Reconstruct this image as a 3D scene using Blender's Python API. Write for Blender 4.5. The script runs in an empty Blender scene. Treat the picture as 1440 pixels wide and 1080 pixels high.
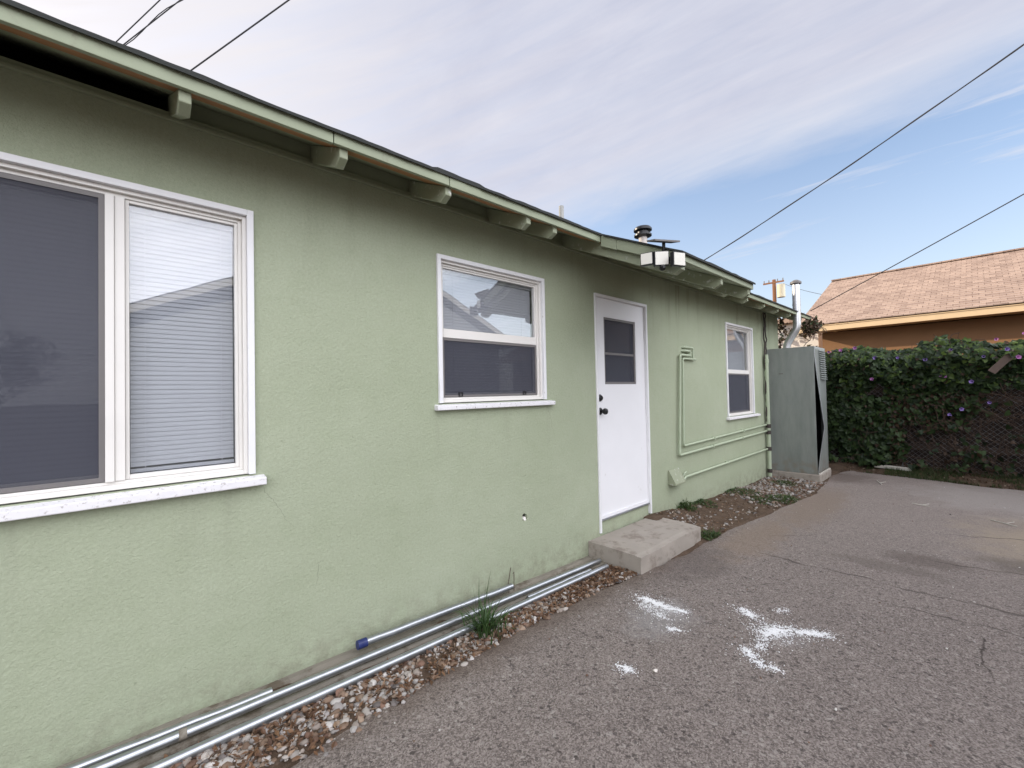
import bpy, bmesh, math, random
import numpy as np
from mathutils import Vector, Matrix, noise as mnoise
random.seed(7); rng=np.random.default_rng(7)
S=bpy.context.scene; COL=S.collection
H0=1.45                                   # eye height above the drive; z values written r(..) are measured from the eye
def r(z): return z+H0
R=math.radians

# ------------------------------------------------------------------ node helpers
class NT:
    def __init__(s,t): s.t=t; s.n=t.nodes; s.l=t.links
    def new(s,k,**kw):
        n=s.n.new(k)
        for a,v in kw.items(): setattr(n,a,v)
        return n
    def set(s,sock,v):
        if hasattr(v,'is_linked') or isinstance(v,bpy.types.NodeSocket): s.l.new(v,sock)
        else: sock.default_value=v
    def math(s,op,a,b=None,c=None,clamp=False):
        n=s.new('ShaderNodeMath',operation=op,use_clamp=clamp)
        for i,v in enumerate((a,b,c)):
            if v is not None: s.set(n.inputs[i],v)
        return n.outputs[0]
    def vmath(s,op,a,b=None):
        n=s.new('ShaderNodeVectorMath',operation=op); s.set(n.inputs[0],a)
        if b is not None: s.set(n.inputs[1],b)
        return n.outputs['Value'] if op in('DOT_PRODUCT','LENGTH','DISTANCE') else n.outputs[0]
    def sep(s,v):
        n=s.new('ShaderNodeSeparateXYZ'); s.set(n.inputs[0],v); return n.outputs
    def comb(s,x,y,z):
        n=s.new('ShaderNodeCombineXYZ')
        for i,v in enumerate((x,y,z)): s.set(n.inputs[i],v)
        return n.outputs[0]
    def noise(s,vec,scale,detail=3,rough=.55,col=False,dist=0):
        n=s.new('ShaderNodeTexNoise'); s.set(n.inputs['Vector'],vec); s.set(n.inputs['Scale'],scale)
        s.set(n.inputs['Detail'],detail); s.set(n.inputs['Roughness'],rough); s.set(n.inputs['Distortion'],dist)
        return n.outputs['Color' if col else 'Fac']
    def voro(s,vec,scale,feature='F1',out='Distance'):
        n=s.new('ShaderNodeTexVoronoi',feature=feature); s.set(n.inputs['Vector'],vec); s.set(n.inputs['Scale'],scale)
        return n.outputs[out]
    def ss(s,v,a,b,o0=0.,o1=1.):
        n=s.new('ShaderNodeMapRange',interpolation_type='SMOOTHSTEP'); s.set(n.inputs[0],v)
        for i,x in enumerate((a,b,o0,o1)): s.set(n.inputs[i+1],x)
        return n.outputs[0]
    def lin(s,v,a,b,o0=0.,o1=1.):
        n=s.new('ShaderNodeMapRange'); s.set(n.inputs[0],v)
        for i,x in enumerate((a,b,o0,o1)): s.set(n.inputs[i+1],x)
        return n.outputs[0]
    def mix(s,f,a,b,mode='MIX'):
        n=s.new('ShaderNodeMix',data_type='RGBA',blend_type=mode); s.set(n.inputs[0],f)
        for k,v in ((6,a),(7,b)):
            if isinstance(v,tuple): v=tuple(v[:3])+(1,)
            s.set(n.inputs[k],v)
        return n.outputs[2]
    def obj(s): return s.new('ShaderNodeTexCoord').outputs['Object']
    def scale(s,v,k): 
        n=s.new('ShaderNodeVectorMath',operation='MULTIPLY'); s.set(n.inputs[0],v); n.inputs[1].default_value=k; return n.outputs[0]
    def bump(s,h,strength=.5,dist=.01,nrm=None):
        n=s.new('ShaderNodeBump'); s.set(n.inputs['Height'],h); n.inputs['Strength'].default_value=strength; n.inputs['Distance'].default_value=dist
        if nrm is not None: s.set(n.inputs['Normal'],nrm)
        return n.outputs[0]
def mat(name,fn=None,color=(.5,.5,.5),rough=.6,metal=0.,spec=.5):
    m=bpy.data.materials.new(name); m.use_nodes=True; t=NT(m.node_tree); b=t.n['Principled BSDF']
    b.inputs['Base Color'].default_value=tuple(color)+(1,); b.inputs['Roughness'].default_value=rough; b.inputs['Metallic'].default_value=metal
    b.inputs['Specular IOR Level'].default_value=spec
    if fn: fn(t,b)
    return m
M={}
def simple(name,c,rough=.6,metal=0.,var=.15,sc=12,bs=.0,bscale=80,spec=.4,dirt=None,dsc=9,dth=.58):
    def f(t,b):
        o=t.obj(); n=t.noise(o,sc,5)
        col=t.mix(n,tuple(x*(1-var) for x in c),tuple(min(1,x*(1+var)) for x in c))
        if dirt:
            d=t.ss(t.noise(o,dsc,8,.7),dth,dth+.14); col=t.mix(d,col,dirt)
        t.set(b.inputs['Base Color'],col)
        t.set(b.inputs['Roughness'],t.lin(n,0,1,max(0,rough-.1),min(1,rough+.1)))
        if bs: t.set(b.inputs['Normal'],t.bump(t.noise(o,bscale,4),bs,.003))
    M[name]=mat(name,f,c,rough,metal,spec)

# green stucco: troweled skin with fine grit, faint drips under the eave and mud splash at the foot
def f(t,b):
    o=t.obj(); x,y,z=t.sep(o)
    big=t.noise(o,1.1,4,.6); med=t.noise(o,7,5,.6)
    col=t.mix(t.lin(big,.3,.7),(.342,.382,.266),(.386,.424,.308))
    col=t.mix(t.ss(med,.45,.75,0,.25),col,(.30,.35,.225))
    st=t.noise(t.comb(t.math('MULTIPLY',x,9.),y,t.math('MULTIPLY',z,.55)),1.,5,.65)
    gr=t.noise(o,70,3,.75); col=t.mix(t.ss(gr,.35,.72,.0,.27),col,(.235,.268,.178)); col=t.mix(t.ss(gr,.42,.25,0,.3),col,(.45,.49,.37))
    hi=t.ss(z,r(.35),r(1.2)); 
    side=t.ss(x,3.6,4.3)
    col=t.mix(t.math('MULTIPLY',t.math('MULTIPLY',t.ss(st,.48,.74),hi),t.math('MULTIPLY_ADD',side,.5,.18)),col,(.17,.17,.115))
    sp=t.ss(t.noise(o,42,3,.6),.66,.74); col=t.mix(t.math('MULTIPLY',sp,.45),col,(.20,.225,.15))
    foot=t.math('MULTIPLY',t.ss(z,.34,.02),t.ss(t.noise(o,11,6,.7),.36,.68)); col=t.mix(t.math('MULTIPLY',foot,.5),col,(.17,.15,.11))
    for wx0,wx1,wz in ((-.6,.52,-.41),(1.44,2.6,-.10),(6.05,7.34,-.43)):
        k=t.math('MULTIPLY',t.math('MULTIPLY',t.ss(x,wx0,wx0+.06),t.ss(x,wx1,wx1-.06)),t.math('MULTIPLY',t.ss(z,r(wz)-.55,r(wz)-.02),t.math('LESS_THAN',z,r(wz)+.01)))
        col=t.mix(t.math('MULTIPLY',k,t.ss(st,.45,.75,0,.2)),col,(.215,.225,.165))
    def hair(ax,az,ang,l,w,q):
        nonlocal col
        ca,sa=math.cos(ang),math.sin(ang); dx=t.math('SUBTRACT',x,ax); dz=t.math('SUBTRACT',z,az)
        u=t.math('ADD',t.math('MULTIPLY',dx,ca),t.math('MULTIPLY',dz,sa)); v=t.math('SUBTRACT',t.math('MULTIPLY',dz,ca),t.math('MULTIPLY',dx,sa))
        d=t.math('ABSOLUTE',t.math('SUBTRACT',v,t.math('MULTIPLY_ADD',t.noise(t.comb(u,q,0),9,5,.7),.09,-.045)))
        mk=t.math('MULTIPLY',t.math('SUBTRACT',1.,t.math('DIVIDE',d,w),clamp=True),t.math('MULTIPLY',t.ss(u,0,.03),t.ss(u,l,l*.5)),clamp=True)
        col=t.mix(t.math('MULTIPLY',mk,.75),col,(.12,.125,.09))
    hair(.50,r(-.42),R(-62),.3,.0014,3.); hair(2.52,r(-.1),R(-75),.3,.0014,8.); hair(.75,r(-.85),R(-95),.16,.0016,12.)
    lt=t.ss(t.noise(t.scale(o,(3,3,1.2)),3.3,6,.7),.6,.78,0,.3); col=t.mix(lt,col,(.43,.47,.36))
    t.set(b.inputs['Base Color'],col)
    mp=t.new('ShaderNodeMapping'); t.set(mp.inputs[0],o); mp.inputs['Rotation'].default_value=(.6,.45,.8); q=mp.outputs[0]
    h=t.math('ADD',t.math('MULTIPLY',t.noise(q,88,5,.72,dist=.7),.8),t.math('MULTIPLY',t.noise(q,27,5,.7,dist=.5),.5))
    h=t.math('ADD',h,t.math('MULTIPLY',t.noise(o,2.2,2),2.2))
    t.set(b.inputs['Normal'],t.bump(h,.66,.010)); b.inputs['Roughness'].default_value=.82
M['stucco']=mat('stucco',f,spec=.25)
simple('green_paint',(.27,.30,.205),.6,var=.14,sc=9,bs=.25,bscale=40,dirt=(.20,.19,.14),dsc=6,dth=.6)
simple('green_paint_pale',(.275,.30,.205),.6,var=.12,sc=25,bs=.25,bscale=60,dirt=(.56,.57,.52),dsc=22,dth=.56)
simple('green_pipe',(.40,.46,.33),.45,var=.12,sc=20,dirt=(.2,.19,.13),dsc=14,dth=.66)
simple('raw_wood',(.34,.165,.072),.75,var=.35,sc=14,bs=.3)
simple('white_paint',(.74,.74,.745),.5,var=.06,sc=14,bs=.3,bscale=55,dirt=(.46,.44,.40),dsc=28,dth=.61)
simple('vinyl',(.72,.70,.66),.42,var=.05,sc=9,dirt=(.50,.45,.38),dsc=11,dth=.64)
simple('sill_paint',(.72,.71,.72),.6,var=.08,sc=20,bs=.4,bscale=45,dirt=(.30,.27,.245),dsc=55,dth=.55)
simple('door_paint',(.77,.77,.785),.42,var=.04,sc=4,bs=.12,bscale=30,dirt=(.60,.59,.57),dsc=5,dth=.62)
simple('frame_grey',(.16,.15,.145),.5,var=.1)
simple('black_plastic',(.012,.012,.013),.35,var=.2)
simple('lens',(.72,.70,.62),.3,var=.04,sc=60,bs=.3,bscale=160)
simple('blind',(.47,.475,.50),.55,var=.03,sc=5)
simple('room',(.10,.095,.09),.9)
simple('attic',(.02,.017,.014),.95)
simple('concrete',(.33,.295,.255),.85,var=.16,sc=7,bs=.5,bscale=70,dirt=(.225,.19,.16),dsc=5,dth=.5,spec=.3)
simple('footing',(.21,.19,.155),.9,var=.25,sc=8,bs=.5,bscale=50,dirt=(.11,.09,.065),dsc=6,dth=.5)
simple('galvanized',(.43,.45,.47),.33,metal=.9,var=.2,sc=18,bs=.06,bscale=30,dirt=(.33,.33,.33),dsc=30,dth=.62)
simple('flue_metal',(.62,.63,.64),.34,metal=.8,var=.14,sc=14,dirt=(.30,.29,.28),dsc=20,dth=.6)
def f(t,b):
    o=t.obj(); x,y,z=t.sep(o)
    n=t.noise(t.scale(o,(6,6,1.3)),1.6,6,.65)
    col=t.mix(t.lin(n,.3,.7),(.215,.238,.222),(.29,.31,.29))
    col=t.mix(t.ss(t.noise(t.scale(o,(14,14,1.)),1.5,5,.7),.55,.8,0,.5),col,(.36,.37,.36))
    col=t.mix(t.math('MULTIPLY',t.ss(z,.45,.1),t.ss(t.noise(o,9,5),.4,.7)),col,(.24,.20,.16))
    t.set(b.inputs['Base Color'],col); t.set(b.inputs['Roughness'],t.lin(n,0,1,.42,.6)); b.inputs['Metallic'].default_value=.35
    t.set(b.inputs['Normal'],t.bump(t.noise(o,2.2,3),.35,.02))
M['cabinet_metal']=mat('cabinet_metal',f)
simple('blue_cap',(.02,.03,.12),.4,var=.3,sc=30)
simple('rust',(.16,.09,.055),.8,var=.4,sc=40,bs=.4)
simple('dark_shingle',(.03,.033,.03),.9,var=.3,sc=30,bs=.6,bscale=90)
simple('vent_grey',(.34,.34,.32),.7,var=.2,sc=20,dirt=(.2,.19,.17),dsc=25,dth=.55)
simple('flue_white',(.55,.50,.46),.6,var=.12,sc=14,dirt=(.32,.24,.18),dsc=10,dth=.6)
simple('orange_stucco',(.29,.155,.075),.85,var=.08,sc=4,bs=.4,bscale=60)
simple('cream_trim',(.74,.54,.32),.6,var=.06,sc=5)
simple('white_stucco',(.85,.82,.77),.85,var=.06,sc=3,bs=.4)
simple('grey_siding',(.27,.31,.37),.7,var=.06,sc=3)
simple('trim_white',(.55,.57,.60),.6,var=.04)
simple('pole_wood',(.25,.12,.06),.9,var=.2)
simple('cream_metal',(.62,.56,.40),.5,var=.06)
simple('old_board',(.045,.032,.027),.9,var=.4,sc=9,bs=.5,bscale=30)
simple('plank',(.11,.08,.065),.9,var=.3,sc=9,bs=.5)
simple('white_wood',(.52,.49,.43),.8,var=.2,sc=14,bs=.4)
simple('fence_steel',(.25,.25,.25),.5,metal=.6,var=.2,sc=30,dirt=(.14,.08,.05),dsc=10,dth=.55)
simple('wire',(.035,.033,.035),.6,var=.1)
simple('cable',(.05,.04,.035),.7,var=.2)
simple('bark',(.075,.055,.04),.95,var=.3,sc=20,bs=.6)
simple('dry_stem',(.075,.05,.037),.95,var=.4,sc=12)
simple('powder',(.86,.86,.85),.9,var=.03)
def f(t,b):
    a=t.new('ShaderNodeVertexColor',layer_name='Col'); t.set(b.inputs['Base Color'],a.outputs[0]); b.inputs['Roughness'].default_value=.8
M['stones']=mat('stones',f,spec=.3)
def f(t,b):
    a=t.new('ShaderNodeVertexColor',layer_name='Col'); t.set(b.inputs['Base Color'],a.outputs[0]); b.inputs['Roughness'].default_value=.5
    b.inputs['Specular IOR Level'].default_value=.3
    tr=t.new('ShaderNodeBsdfTranslucent'); t.set(tr.inputs[0],a.outputs[0])
    ms=t.new('ShaderNodeMixShader'); ms.inputs[0].default_value=.22; t.l.new(b.outputs[0],ms.inputs[1]); t.l.new(tr.outputs[0],ms.inputs[2])
    t.l.new(ms.outputs[0],t.n['Material Output'].inputs[0])
M['leaves']=mat('leaves',f)
def f(t,b):       # window glass
    tr=t.new('ShaderNodeBsdfTransparent'); tr.inputs[0].default_value=(.96,.97,.98,1)
    gl=t.new('ShaderNodeBsdfGlossy'); gl.inputs['Roughness'].default_value=.012
    t.set(gl.inputs['Normal'],t.bump(t.noise(t.obj(),2.4,2),.05,.01))
    ge=t.new('ShaderNodeNewGeometry'); cs=t.math('ABSOLUTE',t.vmath('DOT_PRODUCT',ge.outputs['Normal'],ge.outputs['Incoming'])); fr=t.math('MULTIPLY_ADD',t.math('POWER',t.math('SUBTRACT',1.,cs,clamp=True),5.),.90,.115)
    ms=t.new('ShaderNodeMixShader'); t.set(ms.inputs[0],fr)
    t.l.new(tr.outputs[0],ms.inputs[1]); t.l.new(gl.outputs[0],ms.inputs[2]); t.l.new(ms.outputs[0],t.n['Material Output'].inputs[0])
M['glass']=mat('glass',f)
def f(t,b):       # insect screen cloth
    tr=t.new('ShaderNodeBsdfTransparent'); b.inputs['Base Color'].default_value=(.055,.058,.078,1); b.inputs['Roughness'].default_value=.8
    ms=t.new('ShaderNodeMixShader'); ms.inputs[0].default_value=.52
    t.l.new(tr.outputs[0],ms.inputs[1]); t.l.new(b.outputs[0],ms.inputs[2]); t.l.new(ms.outputs[0],t.n['Material Output'].inputs[0])
M['screen']=mat('screen',f)
def f(t,b):       # neighbour's tan shingles
    x,y,z=t.sep(t.obj())
    v=t.comb(y,t.math('MULTIPLY',x,1.094),0.)
    br=t.new('ShaderNodeTexBrick'); t.set(br.inputs['Vector'],v); br.offset=.5
    br.inputs['Scale'].default_value=1.; br.inputs['Brick Width'].default_value=.17; br.inputs['Row Height'].default_value=.14
    br.inputs['Mortar Size'].default_value=.006; br.inputs['Mortar Smooth'].default_value=.3; br.inputs['Bias'].default_value=0
    br.inputs['Color1'].default_value=(.44,.325,.255,1); br.inputs['Color2'].default_value=(.27,.19,.15,1); br.inputs['Mortar'].default_value=(.13,.085,.065,1)
    n=t.noise(v,3.2,5,.7); c=t.mix(t.lin(n,.35,.7,0,.6),br.outputs[0],(.42,.31,.245))
    c=t.mix(t.ss(t.noise(t.scale(v,(1,2.2,1)),7,4,.7),.5,.72,0,.5),c,(.17,.12,.10)); t.set(b.inputs['Base Color'],c); b.inputs['Roughness'].default_value=.95
M['tan_shingle']=mat('tan_shingle',f,spec=.2)
# asphalt with aggregate, dust, oil stains and cracks
def f(t,b):
    o=t.obj(); x,y,z=t.sep(o)
    wv=t.vmath('ADD',o,t.scale(t.noise(o,30,2,col=True),(.008,.008,.008)))
    vc=t.voro(wv,180,out='Color'); vr=t.sep(vc)[0]
    vc2=t.sep(t.voro(wv,70,out='Color'))[1]
    n1=t.noise(o,1.3,5,.6); n2=t.noise(o,9,6,.7)
    base=t.mix(t.lin(n1,.3,.7),(.190,.155,.135),(.250,.208,.182))
    base=t.mix(t.ss(n2,.35,.7,0,.55),base,(.15,.121,.106))
    col=t.mix(t.ss(vr,0,1),t.mix(.55,base,(.05,.041,.038)),t.mix(.40,base,(.40,.355,.325)))
    col=t.mix(t.ss(vr,.92,.97,0,.5),col,(.36,.32,.28))
    col=t.mix(t.ss(vc2,.95,.98,0,.4),col,(.42,.39,.35))
    col=t.mix(t.ss(vc2,.0,.13,.6,0.),col,(.028,.024,.022))
    far=t.ss(x,2.8,7.5); col=t.mix(t.math('MULTIPLY',far,t.lin(n2,.3,.7,.25,.7)),col,(.285,.24,.213))
    def blob(cx,cy,rx,ry,c,amt,sc=3.):
        nonlocal col
        d=t.math('SQRT',t.math('ADD',t.math('POWER',t.math('DIVIDE',t.math('SUBTRACT',x,cx),rx),2.),t.math('POWER',t.math('DIVIDE',t.math('SUBTRACT',y,cy),ry),2.)))
        d=t.math('ADD',d,t.math('MULTIPLY_ADD',t.noise(o,sc,6,.7),1.4,-.7))
        col=t.mix(t.math('MULTIPLY',t.ss(d,1.05,.35),amt),col,c)
    blob(6.0,-2.9,1.3,.9,(.33,.27,.20),.75); blob(8.0,-2.6,1.2,1.2,(.33,.30,.275),.6)
    blob(4.85,-2.0,.22,.34,(.11,.088,.075),.6,6.); blob(4.5,-1.78,.16,.5,(.12,.098,.084),.5,6.); blob(5.2,-2.6,.3,.4,(.09,.076,.066),.5,6.)
    blob(4.5,-.85,1.0,.28,(.225,.17,.125),.55,5.); blob(6.2,-.95,1.6,.35,(.21,.16,.12),.6,5.); blob(3.5,-.72,.6,.3,(.10,.083,.074),.5,6.)
    blob(8.4,-.8,.6,.6,(.10,.075,.06),.6,5.)
    blob(2.5,-.95,.35,.22,(.33,.32,.31),.45,7.)
    blob(2.62,-.86,.10,.2,(.5,.49,.48),.25,14.); blob(2.82,-1.52,.15,.18,(.5,.49,.48),.15,14.)
    # dirt drifted from the planting edge
    ed=t.math('ADD',t.math('ADD',y,.62),t.math('MULTIPLY_ADD',t.noise(o,6,5,.7),.3,-.15)); col=t.mix(t.ss(ed,-.08,.2,0,.75),col,(.10,.072,.052))
    hgt=t.math('MULTIPLY',vr,1.)
    def crack(ax,ay,ang,l0,l1,w,amp,sc):
        nonlocal col,hgt
        ca,sa=math.cos(ang),math.sin(ang)
        dx=t.math('SUBTRACT',x,ax); dy=t.math('SUBTRACT',y,ay)
        u=t.math('ADD',t.math('MULTIPLY',dx,ca),t.math('MULTIPLY',dy,sa)); v=t.math('SUBTRACT',t.math('MULTIPLY',dy,ca),t.math('MULTIPLY',dx,sa))
        wob=t.math('ADD',t.math('MULTIPLY_ADD',t.noise(t.comb(u,ax,ang),sc,2),amp,-amp/2),t.math('MULTIPLY_ADD',t.noise(t.comb(u,v,ang),14,4),.05,-.025))
        d=t.math('ABSOLUTE',t.math('SUBTRACT',v,wob))
        ww=t.math('MULTIPLY',t.lin(t.noise(o,5,3),.35,.7,.15,1.5),w)
        m=t.math('MULTIPLY',t.math('SUBTRACT',1.,t.math('DIVIDE',d,ww),clamp=True),t.math('MULTIPLY',t.ss(u,l0,l0+.2),t.ss(u,l1,l1-.2)),clamp=True)
        col=t.mix(t.math('MULTIPLY',m,.75),col,(.05,.04,.034)); hgt=t.math('SUBTRACT',hgt,t.math('MULTIPLY',m,2.5))
    crack(4.12,-1.2,R(-90),-.3,3.2,.022,.35,1.6)
    crack(3.78,-1.75,R(-92),0,1.2,.022,.3,2.5)
    crack(3.75,-2.28,R(185),0,.7,.010,.2,2.5)
    crack(5.9,-2.2,R(-60),-.2,1.4,.018,.3,2.)
    crack(4.9,-2.1,R(-75),-.2,1.2,.015,.3,2.)
    crack(4.6,-.9,R(-35),-.1,.6,.007,.2,2.)
    t.set(b.inputs['Base Color'],col); b.inputs['Roughness'].default_value=.9
    hh=t.math('ADD',hgt,t.math('MULTIPLY',t.noise(o,40,4),1.2))
    t.set(b.inputs['Normal'],t.bump(hh,.6,.004))
M['asphalt']=mat('asphalt',f,spec=.25)
def f(t,b):
    o=t.obj(); n=t.noise(o,8,7,.75); n2=t.noise(o,60,4,.7)
    col=t.mix(t.lin(n,.3,.7),(.055,.036,.024),(.135,.094,.066)); col=t.mix(t.ss(n2,.5,.75,0,.5),col,(.18,.14,.11))
    t.set(b.inputs['Base Color'],col); b.inputs['Roughness'].default_value=.95
    t.set(b.inputs['Normal'],t.bump(t.math('ADD',n2,n),.7,.012))
M['soil']=mat('soil',f,spec=.15)

# ------------------------------------------------------------------ mesh helpers
class MB:
    def __init__(s): s.v=[]; s.f=[]; s.mi=[]
    def box(s,x0,x1,y0,y1,z0,z1,m=0):
        i=len(s.v); s.v+=[(x,y,z) for z in(z0,z1) for y in(y0,y1) for x in(x0,x1)]
        for q in((0,2,3,1),(4,5,7,6),(0,1,5,4),(2,6,7,3),(0,4,6,2),(1,3,7,5)): s.f.append([i+k for k in q]); s.mi.append(m)
        return s
    def ring(s,x0,x1,z0,z1,w,y0,y1,wt=None,wb=None):
        wt=w if wt is None else wt; wb=w if wb is None else wb
        s.box(x0,x0+w,y0,y1,z0,z1); s.box(x1-w,x1,y0,y1,z0,z1)
        if wt: s.box(x0+w,x1-w,y0,y1,z1-wt,z1)
        if wb: s.box(x0+w,x1-w,y0,y1,z0,z0+wb)
        return s
    def quad(s,*p,m=0):
        i=len(s.v); s.v+=[tuple(q) for q in p]; s.f.append(list(range(i,i+len(p)))); s.mi.append(m); return s
    def prism(s,poly,x0,x1,axis='x',m=0):       # polygon of (a,b) extruded along axis
        n=len(poly); i=len(s.v)
        for x in(x0,x1):
            for a,b in poly: s.v.append((x,a,b) if axis=='x' else ((a,x,b) if axis=='y' else (a,b,x)))
        s.f.append([i+k for k in range(n)][::-1]); s.f.append([i+n+k for k in range(n)]); s.mi+=[m,m]
        for k in range(n): s.f.append([i+k,i+(k+1)%n,i+n+(k+1)%n,i+n+k]); s.mi.append(m)
        return s
    def tube(s,pts,rad,n=10,cap=True,m=0):
        P=[Vector(p) for p in pts]; i0=len(s.v); rads=rad if isinstance(rad,(list,tuple)) else [rad]*len(P)
        T=[]
        for k in range(len(P)):
            a=P[max(k-1,0)]; b=P[min(k+1,len(P)-1)]; T.append((b-a).normalized())
        up=Vector((0,0,1)) if abs(T[0].z)<.9 else Vector((1,0,0))
        nrm=(up-T[0]*up.dot(T[0])).normalized()
        for k,p in enumerate(P):
            nrm=(nrm-T[k]*nrm.dot(T[k])).normalized(); bi=T[k].cross(nrm)
            for j in range(n):
                a=2*math.pi*j/n; s.v.append(tuple(p+(nrm*math.cos(a)+bi*math.sin(a))*rads[k]))
        for k in range(len(P)-1):
            for j in range(n):
                a=i0+k*n+j; b=i0+k*n+(j+1)%n; s.f.append([a,b,b+n,a+n]); s.mi.append(m)
        if cap:
            s.f.append([i0+j for j in range(n)][::-1]); s.f.append([i0+(len(P)-1)*n+j for j in range(n)]); s.mi+=[m,m]
        return s
    def build(s,name,m,parent=None,smooth=False,bevel=0):
        me=bpy.data.meshes.new(name); me.from_pydata(s.v,[],s.f); me.update()
        for q in (m if isinstance(m,(list,tuple)) else [m]): me.materials.append(M[q] if isinstance(q,str) else q)
        me.polygons.foreach_set('material_index',s.mi)
        bm=bmesh.new(); bm.from_mesh(me); bmesh.ops.recalc_face_normals(bm,faces=bm.faces); bm.to_mesh(me); bm.free()
        return link(name,me,parent,smooth,bevel)
def link(name,me,parent=None,smooth=False,bevel=0):
    o=bpy.data.objects.new(name,me); COL.objects.link(o)
    if smooth:
        me.polygons.foreach_set('use_smooth',[True]*len(me.polygons)); me.set_sharp_from_angle(angle=R(40))
    if bevel:
        b=o.modifiers.new('bevel','BEVEL'); b.width=bevel; b.segments=2; b.limit_method='ANGLE'
    if parent:
        o.parent=parent
        if parent.type=='EMPTY': o.matrix_parent_inverse=Matrix.Translation(-parent.location)
    return o
def thing(name,label,cat,loc=(0,0,0),group=None):
    o=bpy.data.objects.new(name,None); COL.objects.link(o); o.location=loc; o.empty_display_size=.1; return tag(o,label,cat,group)
def tag(o,label,cat,group=None,kind=None):
    if label: o['label']=label
    if cat: o['category']=cat
    if group: o['group']=group
    if kind: o['kind']=kind
    return o
def struct(o): o['kind']='structure'; return o
def stuff(o,label=None,cat=None): return tag(o,label,cat,kind='stuff')
def nz(x,y=0,z=0): return mnoise.noise(Vector((x,y,z)))
def round_path(pts,rad=.04,n=5):
    P=[Vector(p) for p in pts]; out=[P[0]]
    for k in range(1,len(P)-1):
        a=(P[k-1]-P[k]); b=(P[k+1]-P[k]); d=min(rad,a.length*.49,b.length*.49); A=P[k]+a.normalized()*d; B=P[k]+b.normalized()*d
        for j in range(n+1):
            t=j/n; out.append(A*(1-t)**2+P[k]*2*t*(1-t)+B*t*t)
    return out+[P[-1]]
def scatter_mesh(name,verts,faces,cols,m,parent=None,smooth=False):
    me=bpy.data.meshes.new(name); me.from_pydata(verts.tolist() if hasattr(verts,'tolist') else verts,[],faces.tolist() if hasattr(faces,'tolist') else faces)
    a=me.color_attributes.new('Col','FLOAT_COLOR','POINT'); c=np.ones((len(verts),4),np.float32); c[:,:3]=cols; a.data.foreach_set('color',c.ravel())
    me.materials.append(M[m]); return link(name,me,parent,smooth)

# ------------------------------------------------------------------ ground
def gz(x): return .027*max(0.,3-x) if x>-8 else .297
EDGE=[(-9,-.5),(-1,-.45),(.25,-.41),(.56,-.57),(.82,-.53),(1.09,-.493),(1.36,-.471),(1.69,-.445),(2.06,-.444),(2.61,-.443),(3.,-.47),(3.98,-.56),(4.9,-.57),(5.9,-.69),(7.0,-.80),(7.7,-.76),(8.3,-.72),(8.7,-.66),(9.4,-.8)]
def edge(x):
    for (a,b),(c,d) in zip(EDGE,EDGE[1:]):
        if a<=x<=c: return b+(d-b)*(x-a)/(c-a)
    return EDGE[-1][1]
def xfar(y):
    t=[(-.6,8.8),(-.85,9.12),(-1.58,9.0),(-2.2,8.87),(-2.7,8.87),(-8,8.7)]
    if y>t[0][0]: return t[0][1]
    for (a,b),(c,d) in zip(t,t[1:]):
        if c<=y<=a: return b+(d-b)*(y-a)/(c-a)
    return 8.7
m=MB(); m.quad((-300,-300,-.12),(300,-300,-.12),(300,300,-.12),(-300,300,-.12))
struct(m.build('ground','soil'))
# driveway
nx,ny=260,60; V=[];F=[]
for i in range(nx+1):
    s=i/nx; x0=-9+18.2*s
    e=edge(x0)
    for j in range(ny+1):
        q=j/ny; q=q**1.6; y=e+(-6.6-e)*q
        x=-9+(xfar(y)+.0+9)*s
        wob=(nz(x*5.1,y*5)*.035+nz(x*17,3)*.018)*(1-q)**30
        if i==nx: x+=nz(y*4,9)*.07+nz(y*13,5)*.03
        yy=y+wob
        z=gz(x)+nz(x*.9,yy*.9)*.006+nz(x*3,yy*3,4)*.003
        if j==0: z-=.03
        V.append((x,yy,z))
for i in range(nx):
    for j in range(ny):
        a=i*(ny+1)+j; F.append((a,a+1,a+ny+2,a+ny+1))
me=bpy.data.meshes.new('driveway'); me.from_pydata(V,[],[f[::-1] for f in F]); me.materials.append(M['asphalt']); struct(link('driveway',me,None,True))
# soil strip along the wall and the strip under the fence
def sm(a,b,x): 
    t=min(1,max(0,(x-a)/(b-a))); return t*t*(3-2*t)
def soil_z(x,y):
    z=gz(x)-.004+nz(x*6,y*6)*.009+nz(x*19,y*19)*.004
    if x>3.9:
        base=.135 if x<4.1 else (.135-.07*sm(4.1,4.9,x)-.03*sm(4.9,5.9,x)-.035*sm(5.9,6.8,x))
        z+=base*(1-sm(.05,.5,-y))
        z+=.02*(1-sm(.3,.75,-y))
    if y<edge(x)-.03 and x<8.6: z-=.05
    return z
V=[];F=[]; nx,ny=420,22
for i in range(nx+1):
    x=-9+17.7*i/nx
    for j in range(ny+1):
        y=.06-1.1*j/ny; V.append((x,y,soil_z(x,y)))
for i in range(nx):
    for j in range(ny): a=i*(ny+1)+j; F.append((a,a+ny+1,a+ny+2,a+1))
me=bpy.data.meshes.new('dirt'); me.from_pydata(V,[],[f[::-1] for f in F]); me.materials.append(M['soil']); struct(link('dirt',me,None,True))
def bank_z(x,y): return -.012+.075*sm(8.9,9.7,x)+nz(x*4,y*4,2)*.02+nz(x*15,y*15,2)*.008-(.05 if x<xfar(y)-.05 and y<-.62 else 0)
V=[];F=[]; nx,ny=26,150
for i in range(nx+1):
    x=8.56+2.6*i/nx
    for j in range(ny+1):
        y=1.6-9.0*j/ny; V.append((x,y,bank_z(x,y)))
for i in range(nx):
    for j in range(ny): a=i*(ny+1)+j; F.append((a,a+ny+1,a+ny+2,a+1))
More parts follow.
